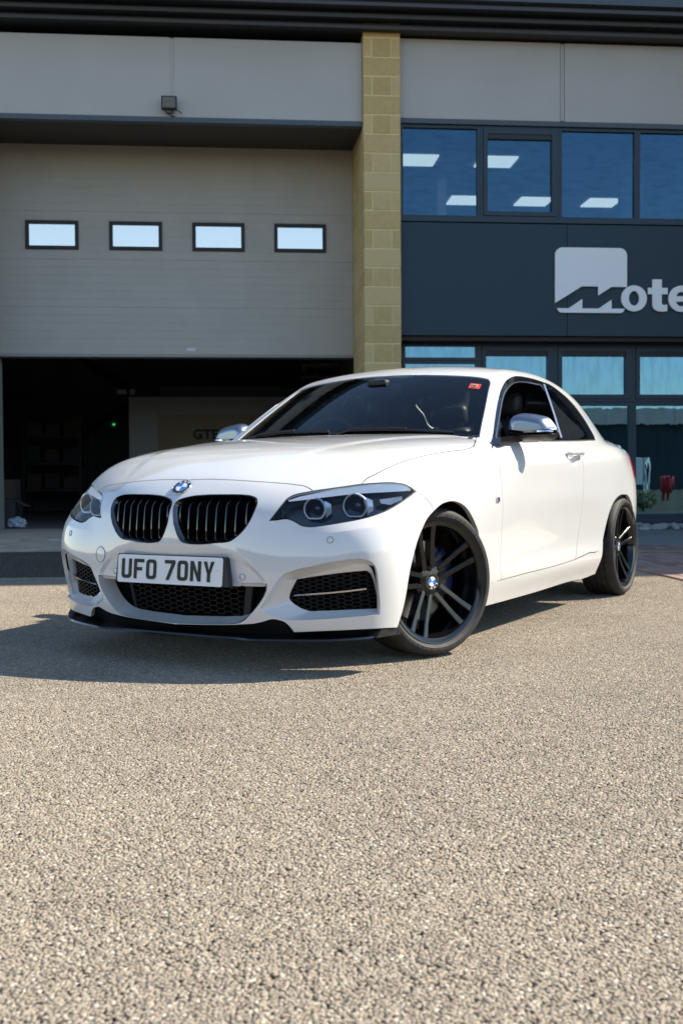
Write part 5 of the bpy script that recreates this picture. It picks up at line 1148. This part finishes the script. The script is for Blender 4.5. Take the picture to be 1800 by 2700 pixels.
_t=noise(M_asph,.9,4,.6,_c.outputs['Object']);_r3=ramp(M_asph,_t.outputs[0],[(.3,(.86,.85,.84)),(.7,(1.06,1.05,1.03))])
_m2=_n[0].new('ShaderNodeMix');_m2.data_type='RGBA';_m2.blend_type='MULTIPLY';_m2.inputs[0].default_value=1
_n[1].new(_mm.outputs[2],_m2.inputs[6]);_n[1].new(_r3.outputs[0],_m2.inputs[7]);_n[1].new(_m2.outputs[2],_n[2].inputs['Base Color']);bump(M_asph,_v.outputs['Distance'],-.9 if False else .9,.004).invert=True
ys=[-400,-60,-20,-10,-6,-4.4,-3.3,-2.2,-1.1,0,.30,1.36]
x=MB();v=[(xx,y,zg(y)) for y in ys for xx in(-300,-20,-5,0,5,20,300)];x.add(v,[(i*7+j,i*7+j+1,(i+1)*7+j+1,(i+1)*7+j) for i in range(len(ys)-1) for j in range(6)])
g=x.build('forecourt',M_asph,sharp=30);g.location=BL;g.rotation_euler=(0,0,BR);tag(g,kind='structure')
x=MB();x.box((-300,8,-.3),(300,400,-.02));g2=x.build('ground',mat('far_ground',(.10,.10,.09),.9),smooth=False);g2.location=BL;g2.rotation_euler=(0,0,BR);tag(g2,kind='structure')
# loose-textured surface: stone chippings set in the bitumen
def chip_tile():
    r=random.Random(21);T=.45;st=.0060;N=int(T/st);bm0=bmesh.new();bmesh.ops.create_icosphere(bm0,subdivisions=1,radius=1);iv=np.array([v.co[:] for v in bm0.verts]);ifc=np.array([[v.index for v in f_.verts] for f_ in bm0.faces]);bm0.free()
    rs=np.random.RandomState(5);V=[];F=[];k=0
    for i in range(N):
        for j in range(N):
            cx=(i+.5+rs.uniform(-.42,.42))*st-T/2;cy=(j+.5+rs.uniform(-.42,.42))*st-T/2
            s=rs.uniform(.0040,.0056)*(1.3 if rs.rand()<.10 else 1)
            if rs.rand()<.05:continue
            p=iv*(1+rs.uniform(-.28,.28,(len(iv),1)))*np.array([s*rs.uniform(.8,1.35),s*rs.uniform(.75,1.1),s*rs.uniform(.16,.25)])
            a=rs.uniform(0,6.28);b=rs.uniform(-.10,.10);ca,sa=math.cos(a),math.sin(a);cb,sb=math.cos(b),math.sin(b)
            p=p@np.array([[ca,sa,0],[-sa,ca,0],[0,0,1]])@np.array([[cb,0,sb],[0,1,0],[-sb,0,cb]])
            V.append(p+np.array([cx,cy,rs.uniform(-.0006,.0002)]));F.append(ifc+k);k+=len(iv)
    return np.vstack(V),np.vstack(F)
CV,CF=chip_tile()
keep=(CV[CF][:,:,2].max(1)>-.0022);CF=CF[keep]
nq=len(CV);CV=np.vstack([CV,[(-.225,-.225,-.0016),(.225,-.225,-.0016),(.225,.225,-.0016),(-.225,.225,-.0016)]]);CF=np.vstack([CF,[(nq,nq+1,nq+2),(nq,nq+2,nq+3)]])
me=bpy.data.meshes.new('asphalt_chippings');me.vertices.add(len(CV));me.vertices.foreach_set('co',CV.ravel());me.loops.add(len(CF)*3);me.loops.foreach_set('vertex_index',CF.ravel().astype(np.int32));me.polygons.add(len(CF));me.polygons.foreach_set('loop_start',np.arange(0,len(CF)*3,3,dtype=np.int32));me.update(calc_edges=True)
M_chip=mat('stone_chip',(.2,.18,.15),.9,spec=.15)
_n=nodes(M_chip);_ge=_n[0].new('ShaderNodeNewGeometry');_r=ramp(M_chip,_ge.outputs['Random Per Island'],[(0,(.15,.126,.098)),(.10,(.225,.194,.15)),(.30,(.29,.236,.176)),(.5,(.272,.236,.185)),(.72,(.32,.267,.204)),(.93,(.36,.31,.245)),(1,(.54,.485,.40))])
_c=_n[0].new('ShaderNodeTexCoord');_gp=_n[0].new('ShaderNodeNewGeometry');_t=noise(M_chip,1.1,6,.62,_gp.outputs['Position']);_r3=ramp(M_chip,_t.outputs[0],[(.28,(.80,.79,.79)),(.45,(.97,.965,.96)),(.72,(1.08,1.07,1.05))])
_m2=_n[0].new('ShaderNodeMix');_m2.data_type='RGBA';_m2.blend_type='MULTIPLY';_m2.inputs[0].default_value=1;_n[1].new(_r.outputs[0],_m2.inputs[6]);_n[1].new(_r3.outputs[0],_m2.inputs[7]);_n[1].new(_m2.outputs[2],_n[2].inputs['Base Color'])
me.materials.append(M_chip);me.materials.append(mat('bitumen',(.012,.011,.010),.95,spec=.1));_mi=np.zeros(len(CF),dtype=np.int32);_mi[-2:]=1;me.polygons.foreach_set('material_index',_mi)
ch=bpy.data.objects.new('asphalt_chippings',me);COL.objects.link(ch);tag(ch,'pale stone chippings set in the asphalt of the forecourt','asphalt',kind='stuff')
ng=bpy.data.node_groups.new('spread_chippings','GeometryNodeTree');ng.interface.new_socket('Geometry',in_out='INPUT',socket_type='NodeSocketGeometry');ng.interface.new_socket('Geometry',in_out='OUTPUT',socket_type='NodeSocketGeometry')
gi=ng.nodes.new('NodeGroupInput');go=ng.nodes.new('NodeGroupOutput');gr=ng.nodes.new('GeometryNodeMeshGrid');nx_,ny_=20,25
gr.inputs['Size X'].default_value=.45*(nx_-1);gr.inputs['Size Y'].default_value=.45*(ny_-1);gr.inputs['Vertices X'].default_value=nx_;gr.inputs['Vertices Y'].default_value=ny_
ip=ng.nodes.new('GeometryNodeInstanceOnPoints');rv=ng.nodes.new('FunctionNodeRandomValue');rv.data_type='INT';rv.inputs[4].default_value=0;rv.inputs[5].default_value=3
mu=ng.nodes.new('ShaderNodeMath');mu.operation='MULTIPLY';mu.inputs[1].default_value=math.pi/2;cx_=ng.nodes.new('ShaderNodeCombineXYZ')
L_=ng.links.new;L_(gr.outputs[0],ip.inputs['Points']);L_(gi.outputs[0],ip.inputs['Instance']);L_(rv.outputs[2],mu.inputs[0]);L_(mu.outputs[0],cx_.inputs[2]);L_(cx_.outputs[0],ip.inputs['Rotation']);L_(ip.outputs[0],go.inputs[0])
md=ch.modifiers.new('spread','NODES');md.node_group=ng
ch.location=(.05,.35,.003);ch.rotation_euler=(0,0,math.radians(29.8))
# concrete apron before the door -------------------------------------
def sheet(name,x0,x1,y0,y1,m,dz=.004,kind='structure',th=.0):
    yy=sorted({y0,y1,*[q for q in(-4.4,-3.3,-2.2,-1.1,0) if y0<q<y1]});x=MB();v=[(xx,y,zg(y)+dz) for y in yy for xx in(x0,x1)];x.add(v,[(2*i,2*i+1,2*i+3,2*i+2) for i in range(len(yy)-1)]);o=x.build(name,m,smooth=False);o.location=BL;o.rotation_euler=(0,0,BR);tag(o,kind=kind);return o
ap=sheet('concrete_apron',-7.5,-.1,-2.2,1.36,M_conc)
x=MB();x.box((-3.99,-.93,zg(-.9)+.005),(-3.88,-.87,zg(-.9)+.012));o=x.build('paper_scrap',mat('paper_scrap',(.55,.6,.65),.7));o.location=BL;o.rotation_euler=(0,0,BR);tag(o,'scrap of white paper lying on the concrete apron','litter')
# flags, pavers, pebbles on the right ---------------------------------
M_bed=mat('joint_sand',(.055,.045,.04),.95);bed=sheet('paved_strip',1.25,9,-9,-.2,M_bed,.004)
def piece_mesh(nm,a,b,c,m,ch_):
    bm=bmesh.new();bmesh.ops.create_cube(bm,size=1)
    for v in bm.verts:v.co=Vector((v.co.x*a,v.co.y*b,v.co.z*c))
    bmesh.ops.bevel(bm,geom=[e for e in bm.edges if all(v.co.z>0 for v in e.verts)],offset=ch_,segments=1,affect='EDGES');me=bpy.data.meshes.new(nm);bm.to_mesh(me);bm.free();me.materials.append(m);return me
def tinted(name,cols,rough=.9):
    m=mat(name,cols[0],rough);n=nodes(m);oi=n[0].new('ShaderNodeObjectInfo');t=noise(m,30,4);ad=n[0].new('ShaderNodeMath');ad.operation='MULTIPLY_ADD';ad.inputs[1].default_value=.3;n[1].new(t.outputs[0],ad.inputs[0]);n[1].new(oi.outputs['Random'],ad.inputs[2])
    r=ramp(m,ad.outputs[0],[(.1,cols[0]),(.6,cols[1]),(1,cols[2])]);n[1].new(r.outputs[0],n[2].inputs['Base Color']);bump(m,t.outputs[0],.3,.003);return m
M_pav=tinted('paver_red',[(.19,.13,.105),(.25,.175,.14),(.30,.22,.18)]);M_flag=tinted('flagstone',[(.15,.17,.165),(.18,.20,.19),(.21,.22,.21)])
slope=math.atan(.03)
pm=piece_mesh('paver',.098,.198,.05,M_pav,.005);rp=random.Random(8);npv=0
for i in range(15):
    y=-2.44-(.1 if i%2 else 0)
    while y>-6.0 and npv<292:
        o=bpy.data.objects.new('paver',pm);COL.objects.link(o);o.parent=bed;o.location=(1.302+i*.104,y,zg(y)+.004-.012+rp.uniform(-.0015,.0015));o.rotation_euler=(slope if y>-4.4 else 0,0,rp.uniform(-.008,.008));y-=.204;npv+=1
fm=piece_mesh('flagstone',.592,.885,.06,M_flag,.004)
for i in range(9):
    for j,y in enumerate((-.945,-1.84)):
        o=bpy.data.objects.new('flagstone',fm);COL.objects.link(o);o.parent=bed;o.location=(1.55+i*.6+(.3 if j else 0),y,zg(y)-.018+rp.uniform(-.002,.002));o.rotation_euler=(slope,0,0)
x=MB();x.box((1.26,-3.165,0),(2.8,-3.135,.002));yl=x.build('painted_line',mat('line_yellow',(.30,.28,.05),.8),bed,smooth=False);yl.location=(0,0,zg(-3.15)+.0215)
pb=sheet('pebble_strip',1.25,9,-.49,.36,mat('pebble_bed',(.12,.12,.12),.95),.006)
bm=bmesh.new();bmesh.ops.create_icosphere(bm,subdivisions=2,radius=1);
for v in bm.verts:v.co*=1+.12*math.sin(3.1*v.co.x+2*v.co.y)*math.cos(2.7*v.co.z+v.co.x)
pem=bpy.data.meshes.new('pebble');bm.to_mesh(pem);bm.free();pem.shade_smooth();pem.materials.append(tinted('pebble',[(.22,.20,.19),(.32,.31,.30),(.42,.41,.40)],.7))
for k in range(150):
    o=bpy.data.objects.new('pebble',pem);COL.objects.link(o);o.parent=pb;s=rp.uniform(.030,.062);yy_=rp.uniform(-.46,.30);o.location=(rp.uniform(1.9,4.6),yy_,zg(yy_)+s*.3+.006);o.scale=(s*rp.uniform(1,1.5),s,s*.62);o.rotation_euler=(rp.uniform(-.2,.2),rp.uniform(-.2,.2),rp.uniform(0,6.28))
# ---- clipped shrubs to the right, mirrored in the shop window -------
M_leaf=mat('shrub_leaf',(.09,.12,.02),.6);M_wood=mat('shrub_wood',(.05,.035,.02),.9)
def shrub(px_,py_,r,h_,label,seed):
    R_=random.Random(seed);root=empty('shrub',tuple(BM@Vector((px_,py_,0))));x=MB()
    for k in range(7):
        a=R_.uniform(0,6.28);x.tube([(0,0,0),(r*.4*math.cos(a),r*.4*math.sin(a),h_*.45),(r*.8*math.cos(a),r*.8*math.sin(a),h_*.8)],[.014,.009,.004],5)
    x.build('trunk',M_wood,root);x=MB()
    for k in range(1500):
        a=R_.uniform(0,6.28);c=R_.uniform(-1,1);q=R_.uniform(.72,1.05);s=math.sqrt(1-c*c);p=Vector((r*q*s*math.cos(a),r*q*s*math.sin(a),h_*.55+h_*.45*q*c));n_=Vector((R_.gauss(0,1),R_.gauss(0,1),R_.gauss(0,1))).normalized();t_=n_.orthogonal().normalized()*.018;b_=n_.cross(t_).normalized()*.011;x.add([p-t_,p+b_,p+t_,p-b_],[(0,1,2,3)])
    x.build('crown',M_leaf,root,smooth=False);tag(root,label,'shrub','shrubs mirrored in the shop window')
shrub(6.75,-9.1,.30,.46,'small round green shrub mirrored low in the shop window, nearer the red bin',1);shrub(6.55,-9.9,.32,.52,'small round green shrub mirrored low in the shop window, behind the car tail',2)
print('TIME build',time.time()-T0)
